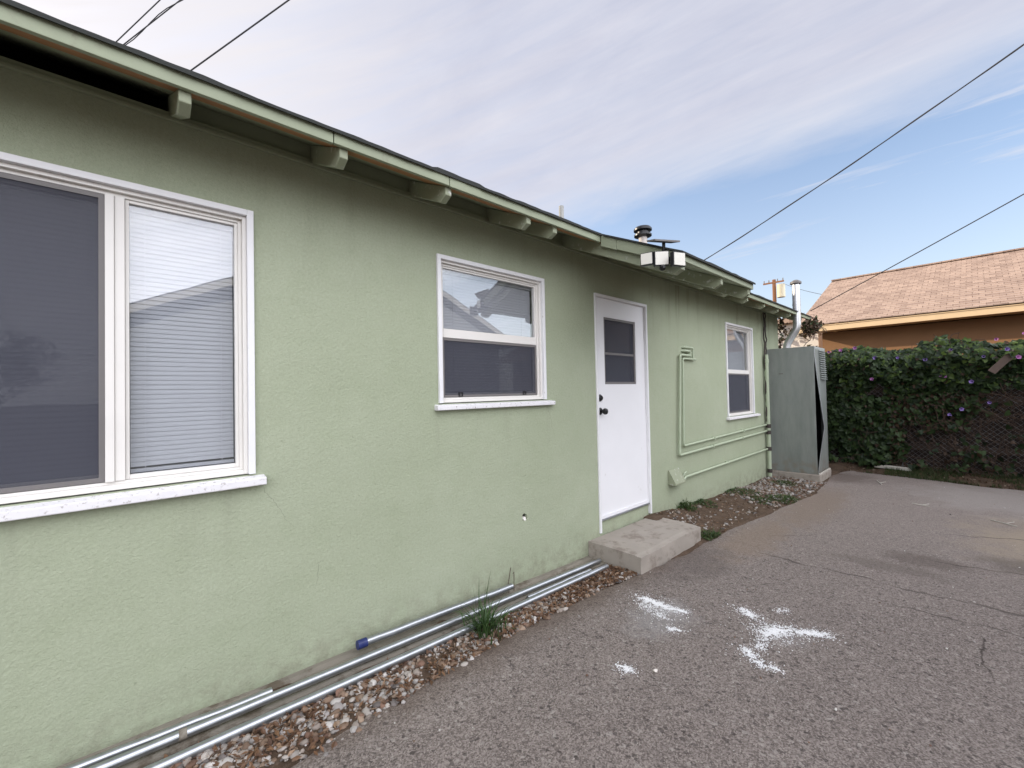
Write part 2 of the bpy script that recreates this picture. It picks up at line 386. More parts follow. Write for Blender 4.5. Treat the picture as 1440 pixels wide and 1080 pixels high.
me=bpy.data.meshes.new('dirt'); me.from_pydata(V,[],[f[::-1] for f in F]); me.materials.append(M['soil']); struct(link('dirt_bank',me,None,True))

# ------------------------------------------------------------------ the green house
HX0,HX1,HY1=-5.,8.43,6.5
house=thing('green_house','single storey pale green stucco house with exposed rafter tails along the drive','house',(1.7,3.2,0))
def zt(y): return r(1.19+.47*(y+.41))            # top of the roof boards
SHR=.018
big=(-.52,.466,r(-.36),r(.895)); w2=(1.495,2.497,r(-.06),r(.904)); w3=(6.122,7.146,r(-.395),r(.907)); door=(3.163,4.06,r(-1.31),r(.89))
hole=(2.195,2.285,r(-.995),r(-.895))
ins=.016
ops=[(big[0]+ins,big[1]-ins,big[2]-.005,big[3]-ins),(w2[0]+ins,w2[1]-ins,w2[2]-.005,w2[3]-ins),(w3[0]+ins,w3[1]-ins,w3[2]-.005,w3[3]-ins),(door[0]+ins,door[1]-ins,r(-1.31)-.04,door[3]-ins),hole]
WT=r(1.235)
m=MB()
xs=sorted({HX0,HX1,*[o[0] for o in ops],*[o[1] for o in ops]}); zs=sorted({-.1,WT,*[o[2] for o in ops],*[o[3] for o in ops]})
for a,b in zip(xs,xs[1:]):
    for c,d in zip(zs,zs[1:]):
        cx,cz=(a+b)/2,(c+d)/2
        if any(o[0]<cx<o[1] and o[2]<cz<o[3] for o in ops): continue
        m.quad((a,0,c),(b,0,c),(b,0,d),(a,0,d))
for o in ops[:4]:
    D=.13
    m.quad((o[0],0,o[2]),(o[0],D,o[2]),(o[0],D,o[3]),(o[0],0,o[3])); m.quad((o[1],0,o[2]),(o[1],D,o[2]),(o[1],D,o[3]),(o[1],0,o[3]))
    m.quad((o[0],0,o[3]),(o[1],0,o[3]),(o[1],D,o[3]),(o[0],D,o[3])); m.quad((o[0],0,o[2]),(o[1],0,o[2]),(o[1],D,o[2]),(o[0],D,o[2]))
# broken hole: irregular rim inside the square opening
hc=((hole[0]+hole[1])/2,(hole[2]+hole[3])/2); rim=[];sq=[]
for k in range(24):
    a=2*math.pi*k/24; ca,sa=math.cos(a),math.sin(a); q=.045/max(abs(ca),abs(sa)); sq.append((hc[0]+ca*q,0,hc[1]+sa*(q*.05/.045)))
    rr=.024+.008*nz(ca*2.2,sa*2.2,5)+.004*nz(ca*6,sa*6,5); rim.append((hc[0]+ca*rr*1.1-sa*.006,0,hc[1]+sa*rr*1.25))
for k in range(24):
    j=(k+1)%24; m.quad(sq[k],sq[j],rim[j],rim[k]); b1=(rim[k][0],.03,rim[k][2]); b2=(rim[j][0],.03,rim[j][2]); m.quad(rim[k],rim[j],b2,b1)
# end walls, back wall
pitch=[(0,-.1),(HY1,-.1),(HY1,WT),(HY1/2,zt(HY1/2)-.06),(0,WT)]
m.quad(*[(HX1,a,b) for a,b in pitch]); m.quad(*[(HX0,a,b) for a,b in pitch]); m.quad((HX0,HY1,-.1),(HX1,HY1,-.1),(HX1,HY1,WT),(HX0,HY1,WT))
m.build('wall','stucco',house)
m=MB(); m.box(hole[0]-.01,hole[1]+.01,.03,.05,hole[2]-.01,hole[3]+.01); cav=m.build('wall_cavity','attic',house)
m=MB(); m.prism([(hc[0]-.014,hc[1]-.008),(hc[0]+.004,hc[1]+.004),(hc[0]+.016,hc[1]-.004),(hc[0]+.02,hc[1]-.026),(hc[0]+.006,hc[1]-.03)],.008,.028,'y'); m.build('plaster_chunk','white_stucco',cav)
m=MB(); m.box(HX0+.01,HX1-.01,1.1,1.12,0,r(1.1)); m.box(HX0+.01,HX1-.01,.14,1.1,r(1.08),r(1.1)); m.box(HX0+.01,HX1-.01,.14,1.1,r(-1.2),r(-1.18)); m.build('room_wall','room',house)
# footing ledge with rough top
V=[];F=[]; n=160
for i in range(n+1):
    x=-5+8.0*i/n; top=gz(x)-.012+.02+nz(x*3,1)*.008
    for (y,z) in ((.02,top+.005),(-.03+nz(x*7)*.012,top+.004),(-.05,top-.006),(-.19+nz(x*5,2)*.012,top-.004),(-.20,top-.08)): V.append((x,y,z))
for i in range(n):
    for j in range(4): a=i*5+j; F.append((a,a+1,a+6,a+5))
me=bpy.data.meshes.new('footing'); me.from_pydata(V,[],F); me.materials.append(M['footing']); link('footing',me,house)
# frieze + blocking between rafters
m=MB(); m.box(HX0,HX1,-.022,-.001,r(1.205),r(1.222)); m.box(HX0,HX1,-.014,-.001,r(1.222),r(1.243)); m.build('frieze','green_paint',house,bevel=.003)
tails=[-4.7,-4.1,-3.5,-2.9,-2.3,-1.7,-1.08,-.47,.153,.736,1.311,1.932,2.19,2.76,3.38,3.98,4.6,5.205,5.82,6.45,7.03,7.63,8.25]
for k,(a,b) in enumerate(zip(tails,tails[1:])):
    if b<.3 and a>-1.2: continue                 # open bay into the attic
    y=.004+.004*(k%3); m=MB(); m.prism([(y,WT+.008),(y+.02,WT+.008),(y+.02,zt(y+.02)-.0585),(y,zt(y)-.0585)],a+.040,b-.001); m.build('eave_block','green_paint',house)
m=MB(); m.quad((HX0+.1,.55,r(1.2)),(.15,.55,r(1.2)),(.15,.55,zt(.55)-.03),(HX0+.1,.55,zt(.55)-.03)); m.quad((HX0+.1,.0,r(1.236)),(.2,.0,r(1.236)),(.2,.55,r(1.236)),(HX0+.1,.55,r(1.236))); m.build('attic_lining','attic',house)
def tail(x,end,w=.039,mt='green_paint_pale',dep=.152,name='rafter_tail'):
    t=.0585 if end>-.5 else .0525; y1=.10
    tip=end+.002
    poly=[(y1,zt(y1)-t),(tip,zt(tip)-t),(tip,zt(tip)-dep*.68),(tip+.055,zt(tip+.055)-dep*1.02),(y1,zt(y1)-dep)]
    m=MB(); m.prism(poly,x,x+w); return m.build(name,mt,house,bevel=.004)
for i,x in enumerate(tails): tail(x,-.398)
for x,w in ((2.742,.052),(3.385,.042),(3.955,.042)): tail(x+(0 if w>.05 else .0),-1.03,w,name='porch_rafter')
# fascia boards (edge boards) : main runs and porch
def board(x0,x1,y,h,name='fascia',th=.02):
    m=MB(); n=max(2,int((x1-x0)/.3)); i0=0
    for i in range(n+1):
        x=x0+(x1-x0)*i/n; dz=nz(x*.8,7)*.004; dy=nz(x*1.1,3)*.003; z1=zt(y)+dz
        m.v+=[(x,y-th+dy,z1-h),(x,y+dy,z1-h),(x,y+dy,z1),(x,y-th+dy,z1)]
    for i in range(n):
        for k in range(4): a=i*4+k; b=i*4+(k+1)%4; m.f.append([a,b,b+4,a+4]); m.mi.append(0)
    m.f+=[[0,1,2,3],[n*4+3,n*4+2,n*4+1,n*4]]; m.mi+=[0,0]
    return m.build(name,'green_paint',house,bevel=.002)
board(HX0-.3,-.9,-.40,.062); board(-.896,.70,-.40,.062); board(.704,1.32,-.40,.060); board(1.324,2.698,-.40,.062); board(4.024,6.3,-.40,.062); board(6.304,8.72,-.40,.06)
board(2.7225,4.02,-1.03,.055)
def sloped(m,x0,x1,y0,y1,t0,t1): m.prism([(y0,zt(y0)-t0),(y1,zt(y1)-t0),(y1,zt(y1)-t1),(y0,zt(y0)-t1)],x0,x1)
m=MB(); sloped(m,2.70,2.722,-1.028,-.56,.001,.078); sloped(m,2.70,2.722,-.557,-.422,.001,.082); m.build('rake_board','green_paint',house,bevel=.002)
m=MB(); sloped(m,4.0,4.02,-1.028,-.422,.001,.078); m.build('rake_board','green_paint',house,bevel=.002)
# sheathing: bare first board, painted boards above
m=MB(); sloped(m,HX0-.28,8.70,-.398,-.195,.001,.057); m.build('starter_board','raw_wood',house)
m=MB()
for k in range(4): sloped(m,HX0-.28,8.70,-.192+k*.12,-.075+k*.12,.001,.056+.001*(k%2))
sloped(m,HX0-.28,8.70,.288,HY1/2,.001,.05)
m.build('roof_boards','green_paint',house)
m=MB()
for k in range(4): sloped(m,2.724,3.998,-1.028+k*.157,-.875+k*.157,.001,.050+.001*(k%2))
m.build('porch_boards','green_paint',house)
# shingles with a ragged drip edge
def shing(x0,x1,y0,y1,over,name,seed):
    n=int((x1-x0)/.035); V=[];F=[]
    for i in range(n+1):
        x=x0+(x1-x0)*i/n; tab=math.floor(x/.305+seed); jag=.008*nz(tab*3.7,seed)+.005*nz(x*9,seed)
        ye=y0-over+jag; lift=.006+.014*max(0,nz(tab*1.9,seed+4))+.006*nz(x*3,seed)+.004*nz(x*11,seed)
        V+=[(x,ye,zt(ye)+.001),(x,ye,zt(ye)+.010+lift),(x,y0+.10,zt(y0+.10)+.014),(x,y1,zt(y1)+.014),(x,y1,zt(y1)+.001)]
    for i in range(n):
        for j in range(4): a=i*5+j; F.append((a,a+1,a+6,a+5))
        F.append((i*5+4,i*5,i*5+5,i*5+9))
    F+=[(0,4,3,2,1),tuple(n*5+k for k in(0,1,2,3,4))]
    me=bpy.data.meshes.new(name); me.from_pydata(V,[],F); me.materials.append(M['dark_shingle']); return link(name,me,house)
roof=shing(HX0-.32,8.75,-.42,HY1/2,.016,'roof',1)
shing(2.685,4.035,-1.05,-.45,.016,'porch_roof',5)
m=MB(); yb=HY1+.42; m.prism([(HY1/2,zt(HY1/2)),(HY1/2,zt(HY1/2)+.016),(yb,zt(-.42)+.016),(yb,zt(-.42))],HX0-.32,8.75); m.build('roof','dark_shingle',house)
# vents on the roof
m=MB(); m.tube([(4.495,1.5,zt(1.5)-.05),(4.5,1.5,r(2.566))],.034,14); m.build('vent_pipe','vent_grey',house,True)
m=MB(); m.tube([(5.77,1.0,zt(1.0)-.05),(5.77,1.0,r(2.36))],.062,18); fl=m.build('flue','flue_white',house,True)
m=MB(); zc=r(2.28); m.tube([(5.77,1,zc+.0),(5.77,1,zc+.018),(5.77,1,zc+.04),(5.77,1,zc+.05),(5.77,1,zc+.085),(5.77,1,zc+.10),(5.77,1,zc+.125),(5.77,1,zc+.15),(5.77,1,zc+.165)],[.075,.128,.128,.085,.085,.132,.132,.11,.07],22); m.build('flue_cap','black_plastic',fl,True)

# ---- windows
def slats(x0,x1,z0,z1,y,head=True):
    m=MB(); n=int((z1-z0-.03)/.0205); 
    for k in range(n):
        z=z1-.035-k*.0205
        if z<z0+.012: break
        sag=.0012*nz(k*.7,x0); a=R(76+4*nz(k*1.3,x0)); dy=.0125*math.cos(a); dz=.0125*math.sin(a)
        p=[(x0,y-dy,z-dz+sag),(x1,y-dy,z-dz-sag),(x1,y-.002,z+.0005-sag),(x0,y-.002,z+.0005+sag)]; m.quad(*p)
        m.quad((x0,y-.002,z+.0005+sag),(x1,y-.002,z+.0005-sag),(x1,y+dy,z+dz-sag),(x0,y+dy,z+dz+sag))
    m.box(x0,x1,y-.014,y+.014,z1-.026,z1); m.box(x0,x1,y-.012,y+.012,z0,z0+.014)
    for fx in (.13,.87): x=x0+(x1-x0)*fx; m.box(x-.0012,x+.0012,y-.0165,y-.0145,z0,z1-.02)
    return m
def window(o,sill):
    x0,x1,z0,z1=o
    m=MB(); m.ring(x0,x1,z0,z1,.028,-.017,.012,wb=0); w=m.build('window','white_paint',house,bevel=.0025)
    m=MB(); m.ring(x0+.0282,x1-.0282,z0+.001,z1-.0282,.016,.006,.07,wb=.02); m.ring(x0+.0444,x1-.0444,z0+.021,z1-.0444,.014,.026,.07,wb=.012); m.build('frame','vinyl',w,bevel=.002)
    sx0,sx1,sz0,sz1,dep=sill
    m=MB(); m.prism([(.06,z0+.0005),(-dep,sz1-.008),(-dep,sz0),(-dep+.012,sz0-.002),(.0,sz0),(.06,z0-.012)],sx0,sx1)
    m.build('sill','sill_paint',w,bevel=.004)
    return w
# big slider
w=window(big,(-.56,.505,r(-.412),r(-.37),.05)); z0=big[2]+.034; z1=big[3]-.0585; xa=big[0]+.0585; xb=big[1]-.0585
def sash(par,x0,x1,z0,z1,wd,y0,y1,wt=None,wb=None,mt='vinyl'):
    m=MB(); m.ring(x0,x1,z0,z1,wd,y0,y1,wt,wb); return m.build('sash',mt,par,bevel=.002)
def pane(par,x0,x1,z0,z1,y): 
    m=MB(); m.box(x0,x1,y,y+.004,z0,z1); return m.build('pane','glass',par)
def blind(par,*a):
    return slats(*a).build('blind','blind',par)
def screen(par,x0,x1,z0,z1,y,fr=.014,mt='frame_grey'):
    m=MB(); m.ring(x0,x1,z0,z1,fr,y-.004,y+.005); s=m.build('screen_frame',mt,par)
    m=MB(); m.box(x0+fr,x1-fr,y,y+.001,z0+fr,z1-fr); m.build('screen','screen',par); return s
m=MB(); m.box(-.052,-.024,.012,.062,z0,z1); m.box(-.0235,.008,.02,.062,z0,z1); m.build('mullion','vinyl',w,bevel=.002)
sash(w,.0085,xb,z0,z1,.013,.034,.062,.013,.018); pane(w,.0215,xb-.013,z0+.018,z1-.013,.048); blind(w,.024,xb-.014,z0+.02,z1-.006,.088)
pane(w,xa+.013,-.053,z0+.03,z1-.03,.056); sash(w,xa,-.0525,z0,z1,.013,.046,.064,.03,.03)
screen(w,xa,-.0525,z0+.002,z1-.002,.028,.018); blind(w,xa+.01,-.06,z0+.03,z1-.006,.092)
# single hung windows
def hung(o,sill,rail):
    w=window(o,sill); x0=o[0]+.0585; x1=o[1]-.0585; z0=o[2]+.034; z1=o[3]-.0585; zr0,zr1=rail
    sash(w,x0,x1,zr0,z1,.012,.034,.062,.012,zr1-zr0); pane(w,x0+.012,x1-.012,zr1,z1-.012,.046)
    sash(w,x0,x1,z0,zr0-.001,.014,.052,.07,.02,.03); pane(w,x0+.014,x1-.014,z0+.03,zr0-.021,.062)
    screen(w,x0,x1,z0+.001,zr0-.002,.04,.016)
    blind(w,x0+.005,x1-.005,z0+.02,z1-.004,.094)
    return w,x0,x1,z0
w,x0,x1,z0=hung(w2,(1.465,2.569,r(-.105),r(-.068),.042),(r(.372),r(.432)))
for fx in (.16,.84):
    m=MB(); x=x0+(x1-x0)*fx; m.ring(x-.016,x+.016,z0+.006,z0+.034,.005,.030,.036); m.build('latch','black_plastic',w)
hung(w3,(6.085,7.30,r(-.438),r(-.403),.045),(r(.205),r(.26)))

# ---- door
dx0,dx1=3.190,4.033; dz0,dz1=r(-1.172),r(.862); gx0,gx1,gz0,gz1=3.325,3.865,r(.058),r(.69)
m=MB(); m.box(door[0],door[0]+.0265,-.014,.05,r(-1.283),door[3]); m.box(door[1]-.0265,door[1],-.014,.05,r(-1.283),door[3]); m.box(door[0]+.0265,door[1]-.0265,-.014,.05,door[3]-.027,door[3]); m.build('door_casing','white_paint',house,bevel=.003)
m=MB(); m.box(door[0]+.02,door[1]-.02,.016,.03,r(-1.36),dz0-.012); m.build('door_riser','stucco',house)
m=MB(); m.box(dx0,dx1,-.006,.06,dz0-.012,dz0-.002); m.build('threshold','galvanized',house)
m=MB()
y0,y1=.014,.052
m.box(dx0,gx0,y0,y1,dz0,dz1); m.box(gx1,dx1,y0,y1,dz0,dz1); m.box(gx0,gx1,y0,y1,dz0,gz0); m.box(gx0,gx1,y0,y1,gz1,dz1)
d=m.build('door','door_paint',house)
m=MB(); m.ring(gx0,gx1,gz0,gz1,.022,.020,.046); zm=gz0+(gz1-gz0)*.46; m.box(gx0+.022,gx1-.022,.024,.042,zm-.011,zm+.011); m.build('door_window','frame_grey',d,bevel=.002)
m=MB(); m.box(gx0+.02,gx1-.02,.038,.041,gz0+.02,gz1-.02); m.build('door_pane','glass',d)
m=MB(); m.box(gx0+.02,gx1-.02,.027,.028,gz0+.02,gz1-.02); m.build('door_screen','screen',d)
slats(gx0+.02,gx1-.02,gz0+.02,gz1-.02,.075).build('door_blind','blind',d)
def knob(x,z,big):
    m=MB(); m.tube([(x,.0135,z),(x,.006,z),(x,.003,z)],[.033,.033,.026],20)
    if big: m.tube([(x,.003,z),(x,-.022,z),(x,-.028,z),(x,-.045,z),(x,-.060,z),(x,-.066,z)],[.012,.012,.022,.030,.026,.014],20)
    else: m.tube([(x,.003,z),(x,-.010,z),(x,-.014,z)],[.024,.022,.018],20)
    return m
knob(3.232,r(-.19),True).build('knob','black_plastic',d,True); knob(3.232,r(-.068),False).build('deadbolt','black_plastic',d,True)
for z in (r(.56),r(-.15),r(-.87)):
    m=MB(); m.tube([(dx1+.002,.006,z-.045),(dx1+.002,.006,z+.045)],.0065,10); m.build('hinge','white_paint',house,True)
m=MB(); m.box(dx0+.01,dx1-.01,.004,.0135,dz0+.001,dz0+.03); m.build('door_sweep','door_paint',d)

# ---- painted pipes on the wall
def wallpipe(pts,rad=.0125,name='wall_pipe',mt='green_pipe'): 
    m=MB(); m.tube(round_path(pts,.03),rad,10); return m.build(name,mt,house,True)
wallpipe([(4.97,-.03,r(.392)),(4.735,-.03,r(.392)),(4.655,-.03,r(-.752)),(7.58,-.03,r(-.700))],.0145)
wallpipe([(5.13,-.028,r(.352)),(4.80,-.028,r(.352)),(4.765,-.028,r(-.656)),(7.58,-.028,r(-.600))],.0125)
wallpipe([(4.83,.01,r(.487)),(4.86,-.03,r(.487)),(5.06,-.03,r(.487)),(5.06,-.03,r(.345))],.013)
wallpipe([(4.82,.01,r(.445)),(4.85,-.03,r(.445)),(4.985,-.03,r(.445)),(4.985,-.03,r(.38))],.016)
wallpipe([(4.70,-.05,r(-1.03)),(4.78,-.035,r(-1.012)),(7.58,-.035,r(-.985))],.014)
wallpipe([(4.72,-.03,r(-1.0)),(4.74,-.04,r(-.965)),(4.80,-.03,r(-.955))],.008)
for x,z in ((5.55,-.735),(6.55,-.718),(5.6,-.64),(6.6,-.619),(6.0,-1.0)):
    m=MB(); m.box(x-.012,x+.012,-.047,-.001,r(z)-.018,r(z)+.018); m.build('pipe_strap','green_pipe',house)
wallpipe([(7.615,-.05,r(.52)),(7.615,-.05,r(-1.43))],.028,'downpipe')
for z in (.42,-.62,-.72,-.98,-1.33):
    m=MB(); m.tube([(7.615,-.05,r(z)-.03),(7.615,-.05,r(z)+.03)],.036,12); m.build('pipe_joint','cable' if z<-.6 else 'green_pipe',house,True)
pts=[(7.60+.03*nz(k*.6,8)+.01*math.sin(k),-.03-.02*abs(nz(k*.8,2)),r(1.2-k*.07)) for k in range(26)]
m=MB(); m.tube(pts,.012,8); m.build('cable','cable',house,True)
pts=[(7.66+.04*nz(k*.7,18),-.035-.03*abs(nz(k*.8,12)),r(1.2-k*.055)) for k in range(16)]
m=MB(); m.tube(pts,.010,8); m.build('cable','cable',house,True)
# little sloped vent hood
m=MB(); hx0,hx1=4.43,4.66; z0,z1=r(-1.055),r(-.893)
m.prism([(0,z1),(-.012,z1),(-.09,z0+.02),(-.09,z0),(0,z0)],hx0,hx1); m.build('vent_hood','green_paint_pale',house,bevel=.003)

# ------------------------------------------------------------------ floodlight on the porch beam
fl=thing('floodlight','black solar floodlight with three square cream lamp heads on the porch beam','floodlight',(2.68,-.95,r(.93)))
def head(cx,cy,ang,w,h,cz):
    c,s=math.cos(ang),math.sin(ang); cz=r(cz)
    def T(u,v,z): return (cx+u*c-v*s,cy+u*s+v*c,cz+z)
    def bx(m,u0,u1,v0,v1,a,b):
        i=len(m.v); m.v+=[T(u,v,z) for z in(a,b) for v in(v0,v1) for u in(u0,u1)]
        for q in((0,2,3,1),(4,5,7,6),(0,1,5,4),(2,6,7,3),(0,4,6,2),(1,3,7,5)): m.f.append([i+k for k in q]); m.mi.append(0)
    m=MB(); bx(m,-w/2,w/2,0,.03,-h/2,h/2); p=m.build('lamp_head','black_plastic',fl,bevel=.003)
    m=MB(); bx(m,-w/2+.006,w/2-.006,-.004,.0-.0005,-h/2+.006,h/2-.006); m.build('lamp_lens','lens',p)
# heads fan around the beam's outer end, facing down the drive
A=R(-47)
head(2.592,-.862,A-R(28),.085,.085,.875); head(2.640,-.945,A,.095,.098,.868); head(2.655,-1.058,A+R(25),.098,.092,.838)
m=MB(); m.tube([(2.640,-.945,r(.80)),(2.633,-.955,r(.80))],.018,14); m.tube([(2.65,-.94,r(.81)),(2.665,-.925,r(.825))],.012,8); m.tube([(2.627,-.96,r(.80)),(2.615,-.973,r(.80))],[.017,.008],14); m.build('motion_sensor','black_plastic',fl,True)
m=MB(); m.box(2.685,2.735,-.99,-.90,r(.85),r(.88)); m.tube([(2.70,-.93,r(.88)),(2.69,-.935,r(.985))],.011,10); m.build('bracket','black_plastic',fl)
i=MB(); cA,sA=math.cos(A+R(8)),math.sin(A+R(8))
def T(u,v,z): return (2.69+u*cA-v*sA,-.94+u*sA+v*cA,r(.995)+z-u*.06+v*.29)
i.v+=[T(u,v,z) for z in(-.005,.006) for v in(-.05,.09) for u in(-.085,.085)]
for q in((0,2,3,1),(4,5,7,6),(0,1,5,4),(2,6,7,3),(0,4,6,2),(1,3,7,5)): i.f.append(list(q)); i.mi.append(0)
i.build('solar_panel','frame_grey',fl)

# ------------------------------------------------------------------ concrete step
bm=bmesh.new(); bmesh.ops.create_cube(bm,size=1); bmesh.ops.subdivide_edges(bm,edges=bm.edges,cuts=18,use_grid_fill=True)
for v in bm.verts:
    x=2.995+(v.co.x+.5)*1.075; y=-.515+(v.co.y+.5)*.512; z=-.06+(v.co.z+.5)*.2
    if v.co.y<-.499: y+=nz(x*5,z*9,3)*.006
    if v.co.x>.499 and v.co.y<0: x+=.02*v.co.y
    if v.co.z>.499: z+=nz(x*3,y*3,8)*.004-.006*(v.co.y<-.4)
    v.co=(x,y,z)
me=bpy.data.meshes.new('concrete_step'); bm.to_mesh(me); bm.free(); me.materials.append(M['concrete'])
tag(link('concrete_step',me,None,False,.012),'low grey concrete slab step in front of the white door','step')

# ------------------------------------------------------------------ galvanized conduits lying along the wall
def conduit(label,a,b,rad,extra=None):
    A,B=Vector(a),Vector(b); n=24; pts=[A.lerp(B,k/n)+Vector((0,.004*nz(k*.3,a[1]*9),.002*nz(k*.37,a[2]*7))) for k in range(n+1)]
    t=thing('metal_conduit',label,'conduit',tuple(A.lerp(B,.5)),'galvanized conduits lying along the wall')
    m=MB(); m.tube(pts,rad,14); m.build('tube','galvanized',t,True)
    for fpos,ln,rr,mt,nm in extra or []:
        p=A.lerp(B,fpos); d=(B-A).normalized(); m=MB(); m.tube([p,p+d*ln],rr,14); m.build(nm,mt,t,True)
    return t
conduit('longest galvanized conduit in front, resting on the gravel edge',(-.5,-.262,r(-1.338)),(2.9,-.262,r(-1.428)),.0205,[(.9,.035,.022,'galvanized','coupling')])
conduit('middle galvanized conduit running the whole length between two others',(-.5,-.155,r(-1.318)),(2.945,-.155,r(-1.422)),.019,[(.192,.026,.021,'footing','clamp'),(.262,.012,.020,'galvanized','coupling')])
conduit('galvanized conduit with a dark blue end cap against the wall',(.935,-.072,r(-1.328)),(2.03,-.072,r(-1.370)),.0205,[(-.015,.05,.0235,'blue_cap','end_cap')])
conduit('shortest galvanized conduit against the wall, ending in a coupling under the big window',(-.6,-.07,r(-1.322)),(.50,-.07,r(-1.375)),.0178,[(.965,.05,.020,'galvanized','coupling')])
conduit('thin galvanized conduit tucked between others beside the concrete step',(2.05,-.21,r(-1.408)),(2.75,-.208,r(-1.427)),.012)

# ------------------------------------------------------------------ water heater cabinet
cab=thing('utility_cabinet','tall grey sheet metal cabinet with a bent side door against the house','cabinet',(8.05,-.35,.1))
cx0,cx1,cy0,cy1,cz0,cz1=7.755,8.415,-.655,-.004,.112,r(.612)
m=MB(); m.box(cx0,cx0+.012,cy0,cy1,cz0,cz1); m.box(cx0+.012,cx1,cy0+.001,cy1,cz1-.02,cz1-.002); m.box(cx1-.012,cx1,cy0,cy1,cz0,cz1-.02); m.box(cx0+.012,cx1-.012,cy0+.02,cy1,cz0,cz0+.012); m.box(cx0+.02,cx1-.02,-.03,-.02,cz0+.012,cz1-.02)
m.build('body','cabinet_metal',cab,bevel=.004)
m=MB(); m.box(7.83,8.3,-.60,-.05,.13,1.8); m.build('interior','attic',cab)
V=[];F=[]; nx,nzv=10,40
for i in range(nx+1):
    u=i/nx
    for j in range(nzv+1):
        q=j/nzv; z=cz0+.012+(cz1-cz0-.02)*q
        # a blow low on the leading edge has sprung the sheet outwards
        bend=(q/.36 if q<.36 else max(0,1-(q-.36)/.58)); bend=bend**1.15
        y=cy0-.006-.085*bend*(1-u)**1.6; x=cx0+.004+.05*bend*(1-u)**2+(cx1-cx0-.006)*u
        V.append((x,y,z))
for i in range(nx):
    for j in range(nzv): a=i*(nzv+1)+j; F.append((a,a+1,a+nzv+2,a+nzv+1))
me=bpy.data.meshes.new('cabinet_door'); me.from_pydata(V,[],F); me.materials.append(M['cabinet_metal']); d=link('side_door',me,cab,True)
s_=d.modifiers.new('solid','SOLIDIFY'); s_.thickness=.004
lip=[V[j] for j in range(nzv+1)]; m=MB(); m.tube([(p[0]+.002,p[1]-.002,p[2]) for p in lip],.007,6); m.build('door_lip','galvanized',d,True)
m=MB()
for k in range(14):
    z=r(.10)+k*.034; m.prism([(cy0-.008-.02*(1-k/14),z),(cy0-.03-.02*(1-k/14),z+.004),(cy0-.008-.018*(1-k/14),z+.022)],8.0,8.34)
m.build('louvre','cabinet_metal',d)
m=MB(); m.box(cx0-.003,cx0-.0005,-.24,-.18,r(.20),r(.215)); m.build('name_plate','frame_grey',cab)
bp=MB(); bp.box(7.735,8.45,-.69,-.004,-.05,.110); bp.build('concrete_pad','concrete',cab,bevel=.012)
m=MB(); m.box(7.75,8.43,-.684,-.668,.1105,.128); m.build('base_trim','white_wood',cab)
m=MB(); P=round_path([(7.95,-.245,cz1-.01),(7.95,-.262,r(.70)),(7.95,-.408,r(.93)),(7.95,-.405,r(1.66))],.07,8); m.tube(P,.054,18); fp=m.build('flue_pipe','flue_metal',cab,True)
for z in (1.03,1.30): m=MB(); m.tube([(7.95,-.405,r(z)),(7.95,-.405,r(z)+.012)],.058,18); m.build('seam_ring','flue_metal',fp,True)
m=MB(); m.tube([(7.95,-.405,r(1.625)),(7.95,-.405,r(1.64)),(7.95,-.405,r(1.67)),(7.95,-.405,r(1.70))],[.058,.080,.076,.03],18); m.build('flue_cap','frame_grey',fp,True)

# ------------------------------------------------------------------ leaves
def leaf_mesh(name,P,size,nrm,cols,parent=None,mat_='leaves',shape='heart',kind=None):
    n=len(P); N=nrm/np.linalg.norm(nrm,axis=1,keepdims=True)
    a=rng.normal(size=(n,3)); a[:,2]-=1.0           # tips hang down
    U=a-N*np.sum(a*N,axis=1,keepdims=True); U/=np.linalg.norm(U,axis=1,keepdims=True); W=np.cross(N,U)
    if shape=='heart': L=[(0,-.35,0),(.42,-.5,.06),(.5,-.1,.08),(.28,.28,.03),(0,.6,-.08),(-.28,.28,.03),(-.5,-.1,.08),(-.42,-.5,.06)]; FF=[(0,1,2,3),(0,3,4),(0,4,5),(0,5,6,7)]
    else: L=[(0,-.5,0),(.22,0,.05),(0,.6,-.1),(-.22,0,.05)]; FF=[(0,1,2),(0,2,3)]
    k=len(L); L=np.array(L); V=(P[:,None,:]+size[:,None,None]*(L[None,:,0,None]*W[:,None,:]+L[None,:,1,None]*U[:,None,:]+L[None,:,2,None]*N[:,None,:])).reshape(-1,3)
    faces=[]
    base=np.arange(n)*k
    for f in FF: faces+= (base[:,None]+np.array(f)[None,:]).tolist()
    C=np.repeat(cols,k,axis=0)
    return scatter_mesh(name,V,faces,C,mat_,parent)
def tint(n,c0,c1,extra=None,p=.0):
    t=rng.random((n,1)); c=np.array(c0)*(1-t)+np.array(c1)*t; c*=rng.uniform(.75,1.25,(n,1))
    if extra is not None:
        k=rng.random(n)<p; c[k]=np.array(extra)*rng.uniform(.7,1.2,(k.sum(),1))
    return c

# ------------------------------------------------------------------ chain link fence, board fence, morning glory
FX=9.62; FT=r(.52)
fence=thing('chain_link_fence','rusty chain link fence at the end of the drive under the vine','fence',(FX,-2.,0))
m=MB()
y=-7.4
sp=.075
k=-int(2.2/sp)
while True:
    y0=.5-k*sp
    if y0<-7.0: break
    for sgn in (1,-1):
        a=(y0,0.02); b=(y0-sgn*2.0,2.02)
        pts=[(FX+.002*sgn,a[0]+(b[0]-a[0])*q,a[1]+(b[1]-a[1])*q*.97) for q in(0,1)]
        lo,hi=-7.0,.6
        def clip(p,q):
            t0,t1=0,1; dy=q[1]-p[1]
            ta,tb=(lo-p[1])/dy,(hi-p[1])/dy
            t0=max(t0,min(ta,tb)); t1=min(t1,max(ta,tb)); 
            return None if t1<=t0 else (Vector(p).lerp(Vector(q),t0),Vector(p).lerp(Vector(q),t1))
        c=clip(*pts)
        if c: m.tube(c,.0019,4,False)
    k+=1
    if k>200: break
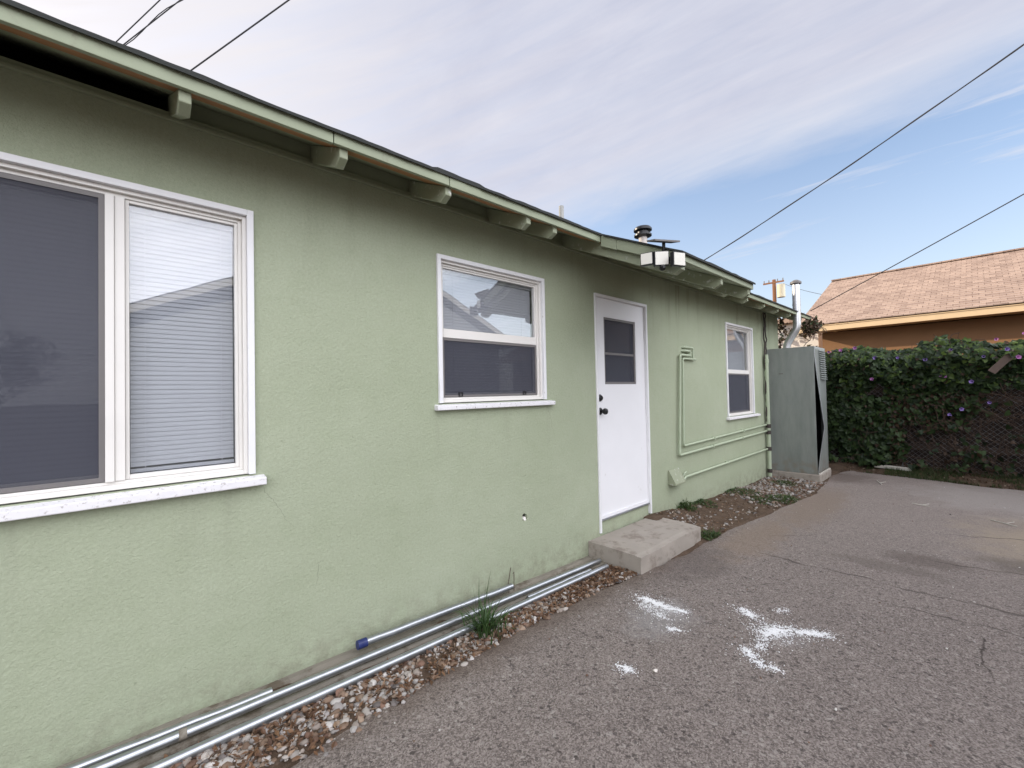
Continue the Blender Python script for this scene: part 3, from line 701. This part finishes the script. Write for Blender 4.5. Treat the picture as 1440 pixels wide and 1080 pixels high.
m.build('wire_mesh','fence_steel',fence)
for y in (.55,-1.42,-3.4,-5.4,-7.0): m=MB(); m.tube([(FX+.03,y,-.1),(FX+.03,y,FT+.02)],.024,12); m.build('post','fence_steel',fence,True)
m=MB(); m.tube([(FX+.03,.55,FT),(FX+.03,-7,FT)],.019,10); m.build('top_rail','fence_steel',fence,True)
bf=thing('board_fence','dark weathered timber fence standing behind the chain link','fence',(10.0,-3,0))
y=.5; k=0
while y>-7:
    w=.135+.02*nz(k*1.7); m=MB(); h=r(.42)+.06*nz(k*2.3,4); m.box(10.02+.008*nz(k*.9),10.045+.008*nz(k*.9),y-w,y,-.05,h); m.build('board','old_board',bf); y-=w+.0015; k+=1
for z in (r(-.27),r(-1.07)): m=MB(); m.box(9.97,10.018,-7,.5,z-.045,z+.045); m.build('rail','plank',bf)

vine=thing('morning_glory_vine','dense dark green vine with purple flowers smothering the chain link fence','vine',(FX-.15,-1.5,0))
n=30000; Y=rng.uniform(-5.4,.55,n); Z=rng.uniform(.02,1,n)**.8*2.2
top=np.array([r(.62)+.10*nz(y*1.7,3)+.07*nz(y*4.3,1)+.05*nz(y*9,7)+(.07 if -2.0<y<-1.7 else 0) for y in Y])
# ragged lower limit of the living growth, rising to the right
low=np.array([0.02 if y>-1.25+.15*nz(y*3) else np.clip((-1.25-y)*1.05,0,1.42)+.30*nz(y*2.1,6)+.15*nz(y*6,2) for y in Y])
hole=np.array([nz(y*2.2,z*2.2,9)+.5*nz(y*6,z*6,9) for y,z in zip(Y,Z)])
keep=(Z<top)&((Z>low)|((Z<.34+.15*np.sin(Y*5))&(rng.random(n)<.33))|(rng.random(n)<.035))&((hole>-.42)|(Z>1.6))
Y,Z,top=Y[keep],Z[keep],top[keep]; n=len(Y)
bul=np.array([.20+.16*nz(y*1.5,z*1.5,1)+.12*nz(y*4,z*4,2) for y,z in zip(Y,Z)])+.16*np.clip((Z-1.2)/.8,0,1)
bul*=np.clip((top-Z)/.18,.25,1)
X=FX+.06-bul*rng.random(n)**.55*1.25
nr=np.stack([-np.ones(n)*.9,rng.normal(0,.5,n),.45+rng.normal(0,.45,n)],1); crown=Z>top-.15; nr[crown,2]+=.6
sz=rng.uniform(.045,.10,n)
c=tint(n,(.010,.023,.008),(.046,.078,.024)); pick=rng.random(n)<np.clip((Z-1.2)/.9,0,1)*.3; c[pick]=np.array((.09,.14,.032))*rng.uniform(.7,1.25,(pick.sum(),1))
dead=(rng.random(n)<.10)|((Y<-1.3)&(Z<1.3)&(rng.random(n)<.5)); c[dead]=np.array((.06,.036,.022))*rng.uniform(.5,1.3,(dead.sum(),1)); sz[dead]*=.6
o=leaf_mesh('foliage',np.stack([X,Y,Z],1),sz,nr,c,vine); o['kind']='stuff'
# bare tangled runners on the right
m=MB()
for k in range(520):
    y=random.uniform(-5.2,-.9); z=random.uniform(.0,1.7); x=FX-.02+random.uniform(-.14,.10); a=random.uniform(0,6.28); p=[]
    for q in range(9):
        p.append((x,y,z)); a+=random.gauss(0,.55); y+=.085*math.cos(a); z=max(.01,z+.085*math.sin(a)); x+=random.gauss(0,.018)
    m.tube(p,random.uniform(.0025,.006),4,False)
o=m.build('runners','dry_stem',vine); o['kind']='stuff'
# flowers: little trumpets
def flower(y,z,pink):
    x=FX-.40+.06*random.random(); s=random.uniform(.020,.032); d=Vector((-1,random.uniform(-.5,.5),random.uniform(-.1,.6))).normalized(); p=Vector((x,y,z))
    m=MB(); m.tube([p-d*.06,p-d*.03,p-d*.010,p],[.005,.009,s*.6,s*1.1],5,False); return m.build('flower','petal_pink' if pink else 'petal_violet',vine,True)
simple('petal_pink',(.42,.17,.40),.6,var=.15,sc=40); simple('petal_violet',(.25,.17,.44),.6,var=.15,sc=40)
for y,z,p in ((-.83,1.88,1),(-.86,1.80,1),(-.86,1.60,1),(-1.13,1.55,1),(-.72,2.07,1),(-.92,2.09,1),(-.55,2.05,1),(-1.06,1.85,0),(-1.18,1.90,0),(-1.46,1.88,0),(-1.78,1.83,0),(-2.06,1.96,0),(-1.94,1.57,1),(-1.98,1.565,1),(-2.26,1.47,0),(-2.36,1.89,0),(-2.39,1.83,0),(-2.62,1.92,0),(-2.52,2.07,1),(-2.78,2.13,1),(-2.43,1.16,0),(-2.15,1.06,0),(-2.02,.98,0),(-2.72,1.80,1)): flower(y,z,p)
m=MB(); A=Vector((9.24,-2.46,r(.15))); B=Vector((9.30,-2.68,r(.42))); dv=(B-A).normalized(); sd=Vector((.1,-dv.z,dv.y)).normalized()*.045; th=Vector((.022,0,0))
for p in (A,B): m.v+=[tuple(p+sd*a+th*b) for a,b in((-1,0),(1,0),(1,1),(-1,1))]
m.f+=[[0,1,2,3],[7,6,5,4]]+[[k,(k+1)%4,4+(k+1)%4,4+k] for k in range(4)]; m.mi+=[0]*6
tag(m.build('plank','plank'),'short weathered brown plank caught slanting in the vine','plank')
m=MB(); m.box(-.23,.23,-.035,.035,0,.05); o=m.build('timber_offcut','white_wood',None,bevel=.006); o.location=(9.42,-1.33,.05); o.rotation_euler=(R(3),R(2),R(-88)); tag(o,'pale length of timber lying in grass at the foot of the vine','timber')

# dry vine clump on the roof corner and white outbuilding seen beside the flue
cl=thing('dry_vine','brown and green dry vine clump hanging from the house roof corner','vine',(8.75,-.3,r(1.05)))
n=420; P=rng.normal(size=(n,3))*np.array([.09,.055,.055])+np.array([8.78,-.42,r(1.07)]); P[:,2]-=np.abs(rng.normal(size=n))*.04
P2=np.stack([8.5+rng.normal(0,.03,n//4),-.05+rng.normal(0,.05,n//4),r(.55)+rng.random(n//4)*.7],1); P=np.concatenate([P,P2])
leaf_mesh('foliage',P,rng.uniform(.025,.06,len(P)),rng.normal(size=(len(P),3))+np.array([-.6,-.4,.3]),tint(len(P),(.055,.035,.022),(.14,.09,.055),(.05,.08,.03),.25),cl)
m=MB()
for k in range(24):
    p=Vector((8.76+random.gauss(0,.06),-.40+random.gauss(0,.05),r(1.1)+random.gauss(0,.05))); q=[]
    for j in range(7): q.append(tuple(p)); p=p+Vector((random.gauss(0,.04),random.gauss(0,.04),random.gauss(-.03,.03)))
    m.tube(q,.005,4,False)
m.build('stems','dry_stem',cl)
wb=thing('white_outbuilding','white stucco outbuilding wall glimpsed beside the metal flue','outbuilding',(17,3,0))
m=MB(); m.box(16,19,1.0,7,-.1,r(2.05)); m.build('wall','white_stucco',wb)
m=MB(); m.box(15.8,19.2,.8,7.2,r(2.05),r(2.2)); m.build('roof','tan_shingle',wb)
iv=thing('climbing_vine','sparse leafy vine climbing the white outbuilding wall','vine',(15.9,1.6,0))
n=700; P=np.stack([15.9-.1*rng.random(n),1.0+rng.random(n)*1.8,r(.9)+rng.random(n)**1.4*1.4],1); kk=np.array([nz(p[1]*3,p[2]*3,4) for p in P])>-.05; P=P[kk]
leaf_mesh('foliage',P,rng.uniform(.05,.12,len(P)),np.array([[-1,0,.3]])+rng.normal(0,.5,(len(P),3)),tint(len(P),(.05,.035,.025),(.09,.08,.04)),iv)

# ------------------------------------------------------------------ orange neighbour
nb=thing('orange_house','orange stucco house with a tan shingled gable roof beyond the vine fence','house',(15.3,-4,0))
EX,EZ,RX,RZ=11.5,r(1.375),15.3,r(3.045); L,E=.47,-11.
m=MB(); m.box(12.0,18.6,E+.4,L-.38,-.1,r(1.21)); m.prism([(12.0,r(1.212)),(18.6,r(1.212)),(15.3,r(2.85))],E+.4,L-.38,'y'); m.build('wall','orange_stucco',nb)
ncr=30; prof=[]
for k in range(ncr):
    a=k/ncr; b=(k+1)/ncr; prof.append((EX-.03+(RX-EX+.03)*a,EZ+(RZ-EZ)*a+.016)); prof.append((EX-.03+(RX-EX+.03)*b-.001,EZ+(RZ-EZ)*b+.004))
prof=[(EX-.03,EZ-.004)]+prof+[(RX,RZ+.004),(RX,RZ-.02)]
m=MB(); m.prism(prof,E,L,'y'); 
m.prism([(RX+.001,RZ-.02),(RX+.001,RZ+.004),(19.1,EZ),(19.1,EZ-.024)],E,L,'y')
m.build('roof','tan_shingle',nb)
m=MB(); m.box(RX-.12,RX+.12,E,L+.003,RZ-.01,RZ+.022); m.build('ridge_cap','tan_shingle',nb)
m=MB(); m.box(EX-.004,EX+.02,E,L,r(1.225),EZ-.02); m.build('fascia','cream_trim',nb)
m=MB(); m.box(EX-.018,EX-.0045,E,L,r(1.335),r(1.347)); m.build('drip_edge','cream_trim',nb)
m=MB(); m.box(EX+.02,11.998,E,L-.02,r(1.235),r(1.25)); m.build('soffit','cream_trim',nb)
m=MB(); m.prism([(EX,EZ-.03),(RX,RZ-.03),(RX,RZ-.17),(EX,EZ-.15)],L-.02,L-.001,'y'); m.build('rake_board','cream_trim',nb)

# ------------------------------------------------------------------ utility pole and wires
up=thing('utility_pole','distant brown wooden utility pole with a crossarm and cream transformer','utility pole',(56.6,8.97,0))
bx,by=56.6,13.6
up.location=(bx,by,0)
m=MB(); m.tube([(bx,by,-.1),(bx,by,r(12.6))],[.26,.19],12); m.build('pole','pole_wood',up,True)
m=MB(); m.box(bx-.2,bx-.1,by-1.05,by+1.1,r(12.15),r(12.33)); m.build('crossarm','pole_wood',up)
m=MB(); m.tube([(bx-.1,by-.72,r(10.4)),(bx-.1,by-.72,r(11.9))],.42,16); m.build('transformer','cream_metal',up,True)
for dy in (-.95,-.4,.5,1.0): m=MB(); m.tube([(bx-.15,by+dy,r(12.33)),(bx-.15,by+dy,r(12.6))],.06,8); m.build('insulator','frame_grey',up,True)
def wire(label,pts,rad,sag=0,tw=0):
    P=[Vector(p) for p in pts]; q=[]
    n=40
    for k in range(n+1):
        t=k/n; p=P[0].lerp(P[-1],t)
        if len(P)==3: p=P[0]*(1-t)**2+P[1]*2*t*(1-t)+P[2]*t*t
        q.append(tuple(p-Vector((0,0,sag*4*t*(1-t)))))
    m=MB(); m.tube(q,rad,6)
    if tw: m.tube([tuple(Vector(p)+Vector((.0,math.cos(k*.9)*tw,math.sin(k*.9)*tw))) for k,p in enumerate(q)],rad*.8,6)
    return tag(m.build('overhead_wire','wire',None,True),label,'wire','overhead wires')
def ext(a,b,t0,t1): a,b=Vector(a),Vector(b); return a.lerp(b,t0),a.lerp(b,t1)
a,b=ext((8.87,1.42,r(2.70)),(8.78,-2.87,r(4.75)),-.12,2.2); wire('thick sagging wire rising from behind the green roof to the upper right sky',(a,b),.0095,.30,.009)
a,b=ext((9.05,-.35,r(1.34)),(8.64,-2.80,r(2.48)),0,3); wire('thin straight wire crossing in front of the tan neighbour roof',(a,b),.0075,.05)
wire('faint distant wire running from the cream transformer down behind the tan roof',((bx,by-.9,r(12.0)),(40,4.4,r(6.6))),.02,.2)
A1,A2=Vector((-.07,4.46,r(4.22))),Vector((.34,4.09,r(4.75)))
wire('leftmost single wire above the left end of the roof',ext(A1,A2,-1.6,4),.0062)
A1,A2=Vector((-.01,4.46,r(4.22))),Vector((.52,4.03,r(4.81)))
wire('twisted pair of wires, second from left above the roof',ext(A1,A2,-1.6,4),.0062,0,.028)
A1,A2=Vector((.62,4.44,r(4.2))),Vector((1.6,3.57,r(5.15)))
wire('thick black wire, rightmost of those above the left end of the roof',ext(A1,A2,-1.0,3),.009)

# ------------------------------------------------------------------ gravel, litter, powder
bm=bmesh.new(); bmesh.ops.create_icosphere(bm,subdivisions=2,radius=1); ICO=np.array([v.co for v in bm.verts]); ICF=np.array([[v.index for v in f.verts] for f in bm.faces]); bm.free()
bm=bmesh.new(); bmesh.ops.create_icosphere(bm,subdivisions=1,radius=1); ICO1=np.array([v.co for v in bm.verts]); ICF1=np.array([[v.index for v in f.verts] for f in bm.faces]); bm.free()
def stones(name,P,size,cols,ico=ICO,icf=ICF,flat=.62,m='stones',smooth=True,parent=None):
    n=len(P); k=len(ico); V=np.empty((n,k,3))
    for i in range(n):
        s=rng.uniform(.7,1.25,3)*size[i]; s[2]*=flat
        jit=1+.16*np.sin(ico@rng.normal(0,2.2,3)+rng.uniform(0,6))+.10*np.sin(ico@rng.normal(0,4.5,3))
        q=ico*jit[:,None]*s
        a=rng.uniform(0,6.28); c,sn=math.cos(a),math.sin(a); tx=rng.normal(0,.35); ct,stt=math.cos(tx),math.sin(tx)
        q=q@np.array([[c,sn,0],[-sn,c,0],[0,0,1]]); q=q@np.array([[1,0,0],[0,ct,stt],[0,-stt,ct]])
        V[i]=q+P[i]
    F=(np.arange(n)[:,None,None]*k+icf[None]).reshape(-1,3)
    return scatter_mesh(name,V.reshape(-1,3),F,np.repeat(cols,k,axis=0),m,parent,smooth)
def stone_cols(n):
    pal=np.array([(.42,.38,.34),(.33,.28,.24),(.25,.17,.12),(.20,.12,.085),(.50,.47,.44),(.16,.14,.13),(.30,.22,.16),(.36,.33,.31)])
    return pal[rng.choice(len(pal),n,p=[.2,.17,.14,.12,.12,.08,.1,.07])]*rng.uniform(.6,1.05,(n,1))
def strip_pts(n,x0,x1,fn): 
    P=[]
    while len(P)<n:
        x=random.uniform(x0,x1); y=random.uniform(-1.0,0)
        if fn(x,y): P.append((x,y,soil_z(x,y)))
    return np.array(P)
P=strip_pts(3600,-.6,2.98,lambda x,y: edge(x)-.03*random.random()+.04*nz(x*4,2)<y<-.235 and random.random()<(.42+.6*nz(x*2.3,y*2.3,6)+.35*nz(x*6,y*6,3))+.12)
sz=rng.gamma(4,.0023,len(P)); sz=np.clip(sz,.004,.021); P[:,2]+=sz*.25
stuff(stones('gravel',P,sz,stone_cols(len(P))),'loose river gravel along the foot of the wall','gravel')
P=strip_pts(1500,4.1,7.75,lambda x,y: edge(x)+.04<y<-.02 and random.random()<(.04+.9*sm(5.6,6.4,x)*(nz(x*2,y*4,6)*.8+.7)+.3*sm(4.9,4.2,x)*(y<-.1)))
sz=np.clip(rng.gamma(4,.0032,len(P)),.006,.028); P[:,2]+=sz*.2
stuff(stones('gravel_patch',P,sz,stone_cols(len(P))*.78),'pale stones on the dirt before the metal cabinet','gravel')
# fallen leaves and bark
P=strip_pts(2500,-.5,2.98,lambda x,y: edge(x)-.05*random.random()<y<-.22 and random.random()<.3+.7*sm(1.8,2.6,x)+.6*nz(x*3,y*3,12))
P[:,2]+=.012+.006*rng.random(len(P))
o=leaf_mesh('fallen_leaves',P,rng.uniform(.016,.042,len(P)),np.array([[0,0,1.]])+rng.normal(0,.45,(len(P),3)),tint(len(P),(.07,.035,.02),(.22,.125,.07),(.30,.2,.13),.15),None,'leaves','leaf'); stuff(o,'brown fallen leaves scattered among the gravel','leaves')
P=strip_pts(900,4.1,8.4,lambda x,y: edge(x)-.02<y<-.02); P[:,2]+=.008
o=leaf_mesh('leaf_litter',P,rng.uniform(.016,.045,len(P)),np.array([[0,0,1.]])+rng.normal(0,.45,(len(P),3)),tint(len(P),(.08,.045,.028),(.24,.15,.09),(.4,.34,.28),.2),None,'leaves','leaf'); stuff(o,'dry leaf litter on the dirt by the step','leaves')
n=1400; Y=rng.uniform(-3.6,-.7,n); X=rng.uniform(8.85,9.6,n); P=np.stack([X,Y,[bank_z(x,y)+.01 for x,y in zip(X,Y)]],1)
o=leaf_mesh('vine_litter',P,rng.uniform(.02,.05,n),np.array([[0,0,1.]])+rng.normal(0,.5,(n,3)),tint(n,(.06,.035,.022),(.16,.10,.06),(.34,.28,.2),.06),None,'leaves','leaf'); stuff(o,'brown leaf litter at the foot of the vine','leaves')
# loose grit and crumbs on the drive
n=900; X=rng.uniform(-.2,8.6,n); Y=rng.uniform(-3.2,-.5,n); k=np.array([y<edge(x)-.02 for x,y in zip(X,Y)]); X,Y=X[k],Y[k]; n=len(X); sz=np.clip(rng.gamma(2,.0014,n),.0012,.008); P=np.stack([X,Y,[gz(x)+.003 for x in X]],1)
c=stone_cols(n); c[rng.random(n)<.25]=(.6,.58,.54)
stuff(stones('grit',P,sz,c,ICO1,ICF1),'loose grit and pale crumbs strewn over the asphalt','grit')
# white powder spills: heaps of fine grains
def spill(label,blobs,grp='white powder spills on the asphalt'):
    P=[];sz=[]
    for (x0,y0,x1,y1,w,n) in blobs:
        for it in range(int(n*1.4)):
            if it==n: w*=2.6
            t=random.random(); x=x0+(x1-x0)*t; y=y0+(y1-y0)*t; a=random.gauss(0,w); b=random.gauss(0,w)
            if nz((x+a)*38,(y+b)*38,3)<-.15 and random.random()<.8: continue
            P.append((x+a,y+b,gz(x+a)+.0035+nz((x+a)*3,(y+b)*3,4)*.003+nz((x+a)*.9,(y+b)*.9)*.006)); sz.append(random.uniform(.0012,.0036)*(1.25 if abs(a)<w*.6 else .8))
    P=np.array(P); o=stones('white_powder',P,np.array(sz),np.full((len(P),3),.83)*rng.uniform(.9,1.05,(len(P),1)),ICO1,ICF1,.55)
    return tag(o,label,'spill',grp)
spill('long white powder streak nearest the concrete step',[(2.64,-.735,2.64,-.94,.022,1700),(2.65,-.97,2.67,-1.02,.014,350),(2.58,-.78,2.50,-.95,.035,420),(2.52,-.93,2.49,-.96,.012,90)])
spill('small round white powder patch in the middle of the drive',[(2.99,-1.255,2.92,-1.34,.018,700)])
spill('large curved white powder spill furthest from the wall',[(2.76,-1.46,2.87,-1.49,.026,1300),(2.85,-1.48,2.94,-1.55,.026,900),(2.92,-1.585,2.985,-1.63,.012,420),(2.985,-1.64,3.02,-1.70,.017,750),(2.72,-1.47,2.58,-1.485,.016,300),(2.53,-1.43,2.43,-1.53,.017,560),(2.43,-1.55,2.46,-1.61,.012,220)])
spill('little white powder dab beside a single pale pebble',[(1.88,-1.06,1.90,-1.11,.013,330)])
spill('faint broken white powder trail beside the gravel',[(2.40,-1.05,2.43,-1.10,.011,260)])
spill('tiny white powder trace beyond the curved spill',[(3.11,-1.41,3.19,-1.46,.012,120)])
o=stones('pebble',np.array([(1.98,-1.198,gz(1.98)+.007)]),np.array([.014]),np.array([[.72,.66,.60]])); tag(o,'single pale pink pebble lying alone on the asphalt','pebble')
for lab,x,y,a,l in (('forked pale twig on the asphalt near the timber',8.1,-1.35,.3,.3),('short straight pale twig on the drive right of the cabinet',7.0,-1.9,1.2,.16),('pale twig lying furthest right on the drive',6.6,-2.55,.9,.22)):
    m=MB(); q=[(x+l*t*math.cos(a)+.01*nz(t*5,x),y+l*t*math.sin(a)-.01*nz(t*4,y),gz(x)+.008) for t in np.linspace(0,1,8)]; m.tube(q,.005,5); m.tube([q[3],(q[3][0]+.08,q[3][1]-.06,q[3][2]+.01)],.0035,5); tag(m.build('twig','white_wood'),lab,'twig')

# ------------------------------------------------------------------ grass and weeds
def blades(name,cx,cy,cz,n,h0,h1,spread,w,cols,parent=None,lean=1.):
    V=[];F=[];C=[]
    for k in range(n):
        a=random.uniform(0,6.28); rr=spread*abs(random.gauss(0,.5)); x=cx+rr*math.cos(a); y=cy+rr*math.sin(a); h=random.uniform(h0,h1); b=a+random.gauss(0,.5); out=lean*h*random.uniform(.2,.95); ww=w*random.uniform(.7,1.2)
        c,s=math.cos(b),math.sin(b); i=len(V); z0=cz(x,y) if callable(cz) else cz; col=np.array(cols[0])*(1-(t:=random.random()))+np.array(cols[1])*t
        for q in range(6):
            u=q/5; px=x+c*out*u**1.7; py=y+s*out*u**1.7; pz=z0+h*(u-.28*lean*u**2.6); k2=ww*(1-u**1.6)+.0004
            V+=[(px-s*k2,py+c*k2,pz),(px+s*k2,py-c*k2,pz)]; C+=[col*(.75+.5*u)]*2
        for q in range(5): F.append((i+2*q,i+2*q+1,i+2*q+3,i+2*q+2))
    return scatter_mesh(name,np.array(V),F,np.array(C),'leaves',parent)
gt=thing('grass_tuft','tall green grass tuft growing in the gravel beside the conduits','grass tuft',(1.58,-.33,gz(1.58)))
blades('blades',1.58,-.335,gz(1.58)-.005,135,.08,.23,.11,.0044,((.028,.06,.018),(.07,.125,.04)),gt,1.15)
blades('seed_stalks',1.58,-.29,gz(1.58)-.005,6,.26,.36,.05,.0042,((.04,.075,.025),(.06,.10,.035)),gt,.25)
dw=MB()
for s in(0,.05): dw.tube([(2.02+s,-.05,.03),(2.03+s*1.1,-.035,.09),(2.05+s*.8,-.03,.15),(2.06+s*.4,-.03,.19-s)],.0028,5)
tag(dw.build('dry_weed','dry_stem',None,True),'thin wiry dead weed standing against the wall behind the conduits','weed')
def weed(label,x,y,rad,h,n):
    t=thing('weed',label,'weed',(x,y,soil_z(x,y)),'low weeds by the wall')
    P=[];
    for _ in range(n):
        a=random.uniform(0,6.28); q=rad*math.sqrt(random.random()); px,py=x+q*math.cos(a),min(-.01,y+q*math.sin(a)); P.append((px,py,soil_z(px,py)+random.random()*h*(1-.6*q/rad)))
    P=np.array(P); leaf_mesh('foliage',P,rng.uniform(.012,.032,n),np.array([[0,-.2,.8]])+rng.normal(0,.5,(n,3)),tint(n,(.025,.05,.014),(.07,.115,.03)),t,'leaves','leaf')
    blades('blades',x,y,lambda a,b:soil_z(a,b)-.004,int(n*.18),h*.7,h*1.6,rad*1.1,.0025,((.03,.06,.018),(.08,.12,.04)),t)
weed('dark green weed clump at the outer corner of the concrete step',4.22,-.55,.13,.06,420)
weed('leafy weed against the wall below the vent hood',4.72,-.06,.12,.11,330)
weed('low weed against the wall right of the vent hood weed',5.12,-.08,.16,.05,300)
weed('olive weed mat against the wall below the third window',6.15,-.12,.26,.05,520)
weed('bright green weed patch on the asphalt edge before the cabinet',6.25,-.62,.22,.05,620)
weed('small weed among stones in front of the cabinet pad',7.2,-.35,.18,.06,300)
weed('sparse weed between the dirt and asphalt by the stones',5.95,-.45,.16,.04,240)
m_=[]
V=blades('grass',9.28,-1.9,lambda a,b:bank_z(a,b)-.004,10,.04,.1,.1,.003,((.03,.06,.018),(.07,.11,.035)))
bpy.data.objects.remove(V)
def turf(n):
    V=[];F=[];C=[]
    while n>0:
        y=random.uniform(-4.2,-1.0); x=random.uniform(8.9,9.6)
        if nz(x*2.5,y*1.6,3)+.35*nz(x*8,y*8,3)< (.05 if y>-2.3 else .16)-(.25 if abs(y+1.7)<.45 else 0): continue
        n-=1; h=random.uniform(.02,.075); b=random.uniform(0,6.28); out=h*random.uniform(.2,.9); c,s=math.cos(b),math.sin(b); z0=bank_z(x,y)-.004; i=len(V); col=np.array((.022,.045,.012))*(1-(t:=random.random()))+np.array((.06,.085,.026))*t
        for q in range(3):
            u=q/2; k2=.0035*(1-u)+.0004; px=x+c*out*u*u; py=y+s*out*u*u; V+=[(px-s*k2,py+c*k2,z0+h*u),(px+s*k2,py-c*k2,z0+h*u)]; C+=[col]*2
        for q in range(2): F.append((i+2*q,i+2*q+1,i+2*q+3,i+2*q+2))
    return scatter_mesh('grass',np.array(V),F,np.array(C),'leaves')
stuff(turf(5200),'short patchy grass between the asphalt and the vine','grass')

# ------------------------------------------------------------------ what the panes mirror: house and tree across the drive
gh=thing('grey_house','grey gable house across the drive mirrored in the window panes','house',(4.2,-10,0))
GY=-7.0; gl,gr_,gr_z=.08,8.15,r(1.45)
m=MB(); m.prism([(gl,-.1),(gr_,-.1),(gr_,gr_z),(4.2,r(3.25)),(gl,gr_z)],GY-6,GY,'y'); m.build('wall','grey_siding',gh)
for s,(a,b) in enumerate(((-.15,4.2),(8.55,4.2))):
    m=MB(); m.prism([(a,r(1.33)),(b,r(3.36)),(b,r(3.48)),(a,r(1.45))],GY-6.3,GY+.32,'y'); m.build('roof','dark_shingle',gh)
    m=MB(); m.prism([(a,r(1.29)),(b,r(3.32)),(b,r(3.45)),(a,r(1.42))],GY+.322,GY+.345,'y'); m.build('rake_board','trim_white',gh)
m=MB(); m.ring(5.2,6.3,r(-.2),r(.9),.08,GY+.002,GY+.03); gw=m.build('window','trim_white',gh)
m=MB(); m.box(5.28,6.22,GY+.003,GY+.012,r(-.12),r(.82)); m.build('pane','glass',gw)
tr=thing('tree','leafy tree beyond the drive mirrored in the left pane of the big window','tree',(-3.3,-13.5,0))
m=MB(); m.tube([(-3.3,-13.5,-.1),(-3.25,-13.5,1.2),(-3.35,-13.45,2.4)],[.2,.15,.11],10)
for k in range(7): a=k*.9; m.tube([(-3.33,-13.46,1.9+.1*k),(-3.3+.8*math.cos(a),-13.5+.8*math.sin(a),2.9+.12*k)],[.06,.02],6)
m.build('trunk','bark',tr,True)
n=5200; P=rng.normal(size=(n,3)); P/=np.linalg.norm(P,axis=1,keepdims=True); cc_=np.array([(-1.3,0,-.3),(.2,.3,.5),(1.2,-.2,-.5),(-.4,0,1.1),(.5,0,-1.)])[rng.integers(0,5,n)]; P*=(rng.random((n,1))**.5)*np.array([1.0,1.0,.75]); P=P+cc_; kk=np.array([nz(*(p*1.7)) for p in P])>-.12; P=P[kk]+np.array([-3.3,-13.5,3.0])
leaf_mesh('crown',P,rng.uniform(.10,.2,len(P)),rng.normal(size=(len(P),3)),tint(len(P),(.02,.04,.014),(.06,.09,.03)),tr,'leaves','leaf')

# ------------------------------------------------------------------ sky, sun, camera
SE,SA=20.,25.                                      # sun height; angle from +Y towards -X
sd=Vector((-math.sin(R(SA))*math.cos(R(SE)),math.cos(R(SA))*math.cos(R(SE)),math.sin(R(SE))))
W=bpy.data.worlds.new('World'); S.world=W; W.use_nodes=True; t=NT(W.node_tree); bg=t.n['Background']
sky=t.new('ShaderNodeTexSky',sky_type='NISHITA'); sky.sun_disc=False; sky.sun_elevation=R(SE); sky.sun_rotation=R(-SA); sky.air_density=1.; sky.dust_density=1.2; sky.ozone_density=1.2
g=t.new('ShaderNodeTexCoord').outputs['Generated']
nrm=(.42736719,.02363929,-.90376903); al=(.74577735,.55586219,.36719665); cr=(.5110513,-.83093827,.21992762)
v=t.vmath('DOT_PRODUCT',g,nrm); u=t.vmath('DOT_PRODUCT',g,al); w=t.vmath('DOT_PRODUCT',g,cr)
fan=t.comb(t.math('MULTIPLY',u,1.6),t.math('MULTIPLY',v,7.),t.math('MULTIPLY',w,2.2))
n1=t.noise(fan,1.6,7,.62,dist=.35); n2=t.noise(t.comb(t.math('MULTIPLY',u,2.),t.math('MULTIPLY',v,16.),w),2.2,6,.6,dist=.3); n3=t.noise(g,3.,6,.6)
e=t.math('ADD',v,t.math('MULTIPLY_ADD',n1,.12,-.06))
deck=t.ss(e,.06,-.08)
deck=t.math('MULTIPLY',deck,t.lin(n2,.3,.7,.80,1.))
wisp=t.math('MULTIPLY',t.ss(n2,.48,.80),t.math('MULTIPLY',t.ss(v,.42,.10),.75))
veil=t.ss(t.sep(g)[2],.5,.02,.06,.48)
cm=t.math('MAXIMUM',t.math('MAXIMUM',deck,wisp),veil,clamp=True)
sdot=t.vmath('DOT_PRODUCT',g,tuple(sd)); glow=t.ss(sdot,.45,1.)
cc=t.mix(t.lin(n1,.3,.7),(2.35,2.4,2.85),(2.8,2.82,3.18))
cc=t.mix(t.ss(v,-.0,-.12,.0,1.),(2.95,3.02,3.35),cc)
cc=t.mix(glow,cc,(3.6,3.45,3.5)); back=t.ss(t.math('MULTIPLY',t.sep(g)[1],-1.),.05,.62,1.,5.5); cc=t.vmath('MULTIPLY',cc,t.comb(back,t.math('MULTIPLY_ADD',back,.985,.015),t.math('MULTIPLY_ADD',back,.90,.10)))  # unseen cloud behind the camera brightened, added as fill for the shaded house wall
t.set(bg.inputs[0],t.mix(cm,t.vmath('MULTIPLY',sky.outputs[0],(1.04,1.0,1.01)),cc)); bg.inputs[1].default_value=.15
sun=bpy.data.lights.new('sun','SUN'); sun.energy=2.7; sun.angle=R(.6); sun.color=(1,.86,.68); so=bpy.data.objects.new('sun',sun); COL.objects.link(so); so.rotation_euler=sd.to_track_quat('Z','Y').to_euler()
cam=bpy.data.cameras.new('camera'); co=bpy.data.objects.new('camera',cam); COL.objects.link(co); S.camera=co
cam.sensor_width=36; cam.lens=15.; cam.clip_start=.05; cam.clip_end=1500
f_=Vector((.67412482,.73835818,.01956875)); r_=Vector((.73861468,-.67381317,-.02059534)); u_=Vector((.00202105,-.02833759,.99959637))
mt=Matrix((r_,u_,-f_)).transposed().to_4x4(); mt.translation=Vector((0,-2.34,H0)); co.matrix_world=mt
S.view_settings.view_transform='Standard'; S.view_settings.look='None'; S.view_settings.exposure=.83; S.view_settings.gamma=1.
S.render.engine='CYCLES'; S.cycles.max_bounces=7; S.cycles.transparent_max_bounces=12; S.cycles.use_denoising=True
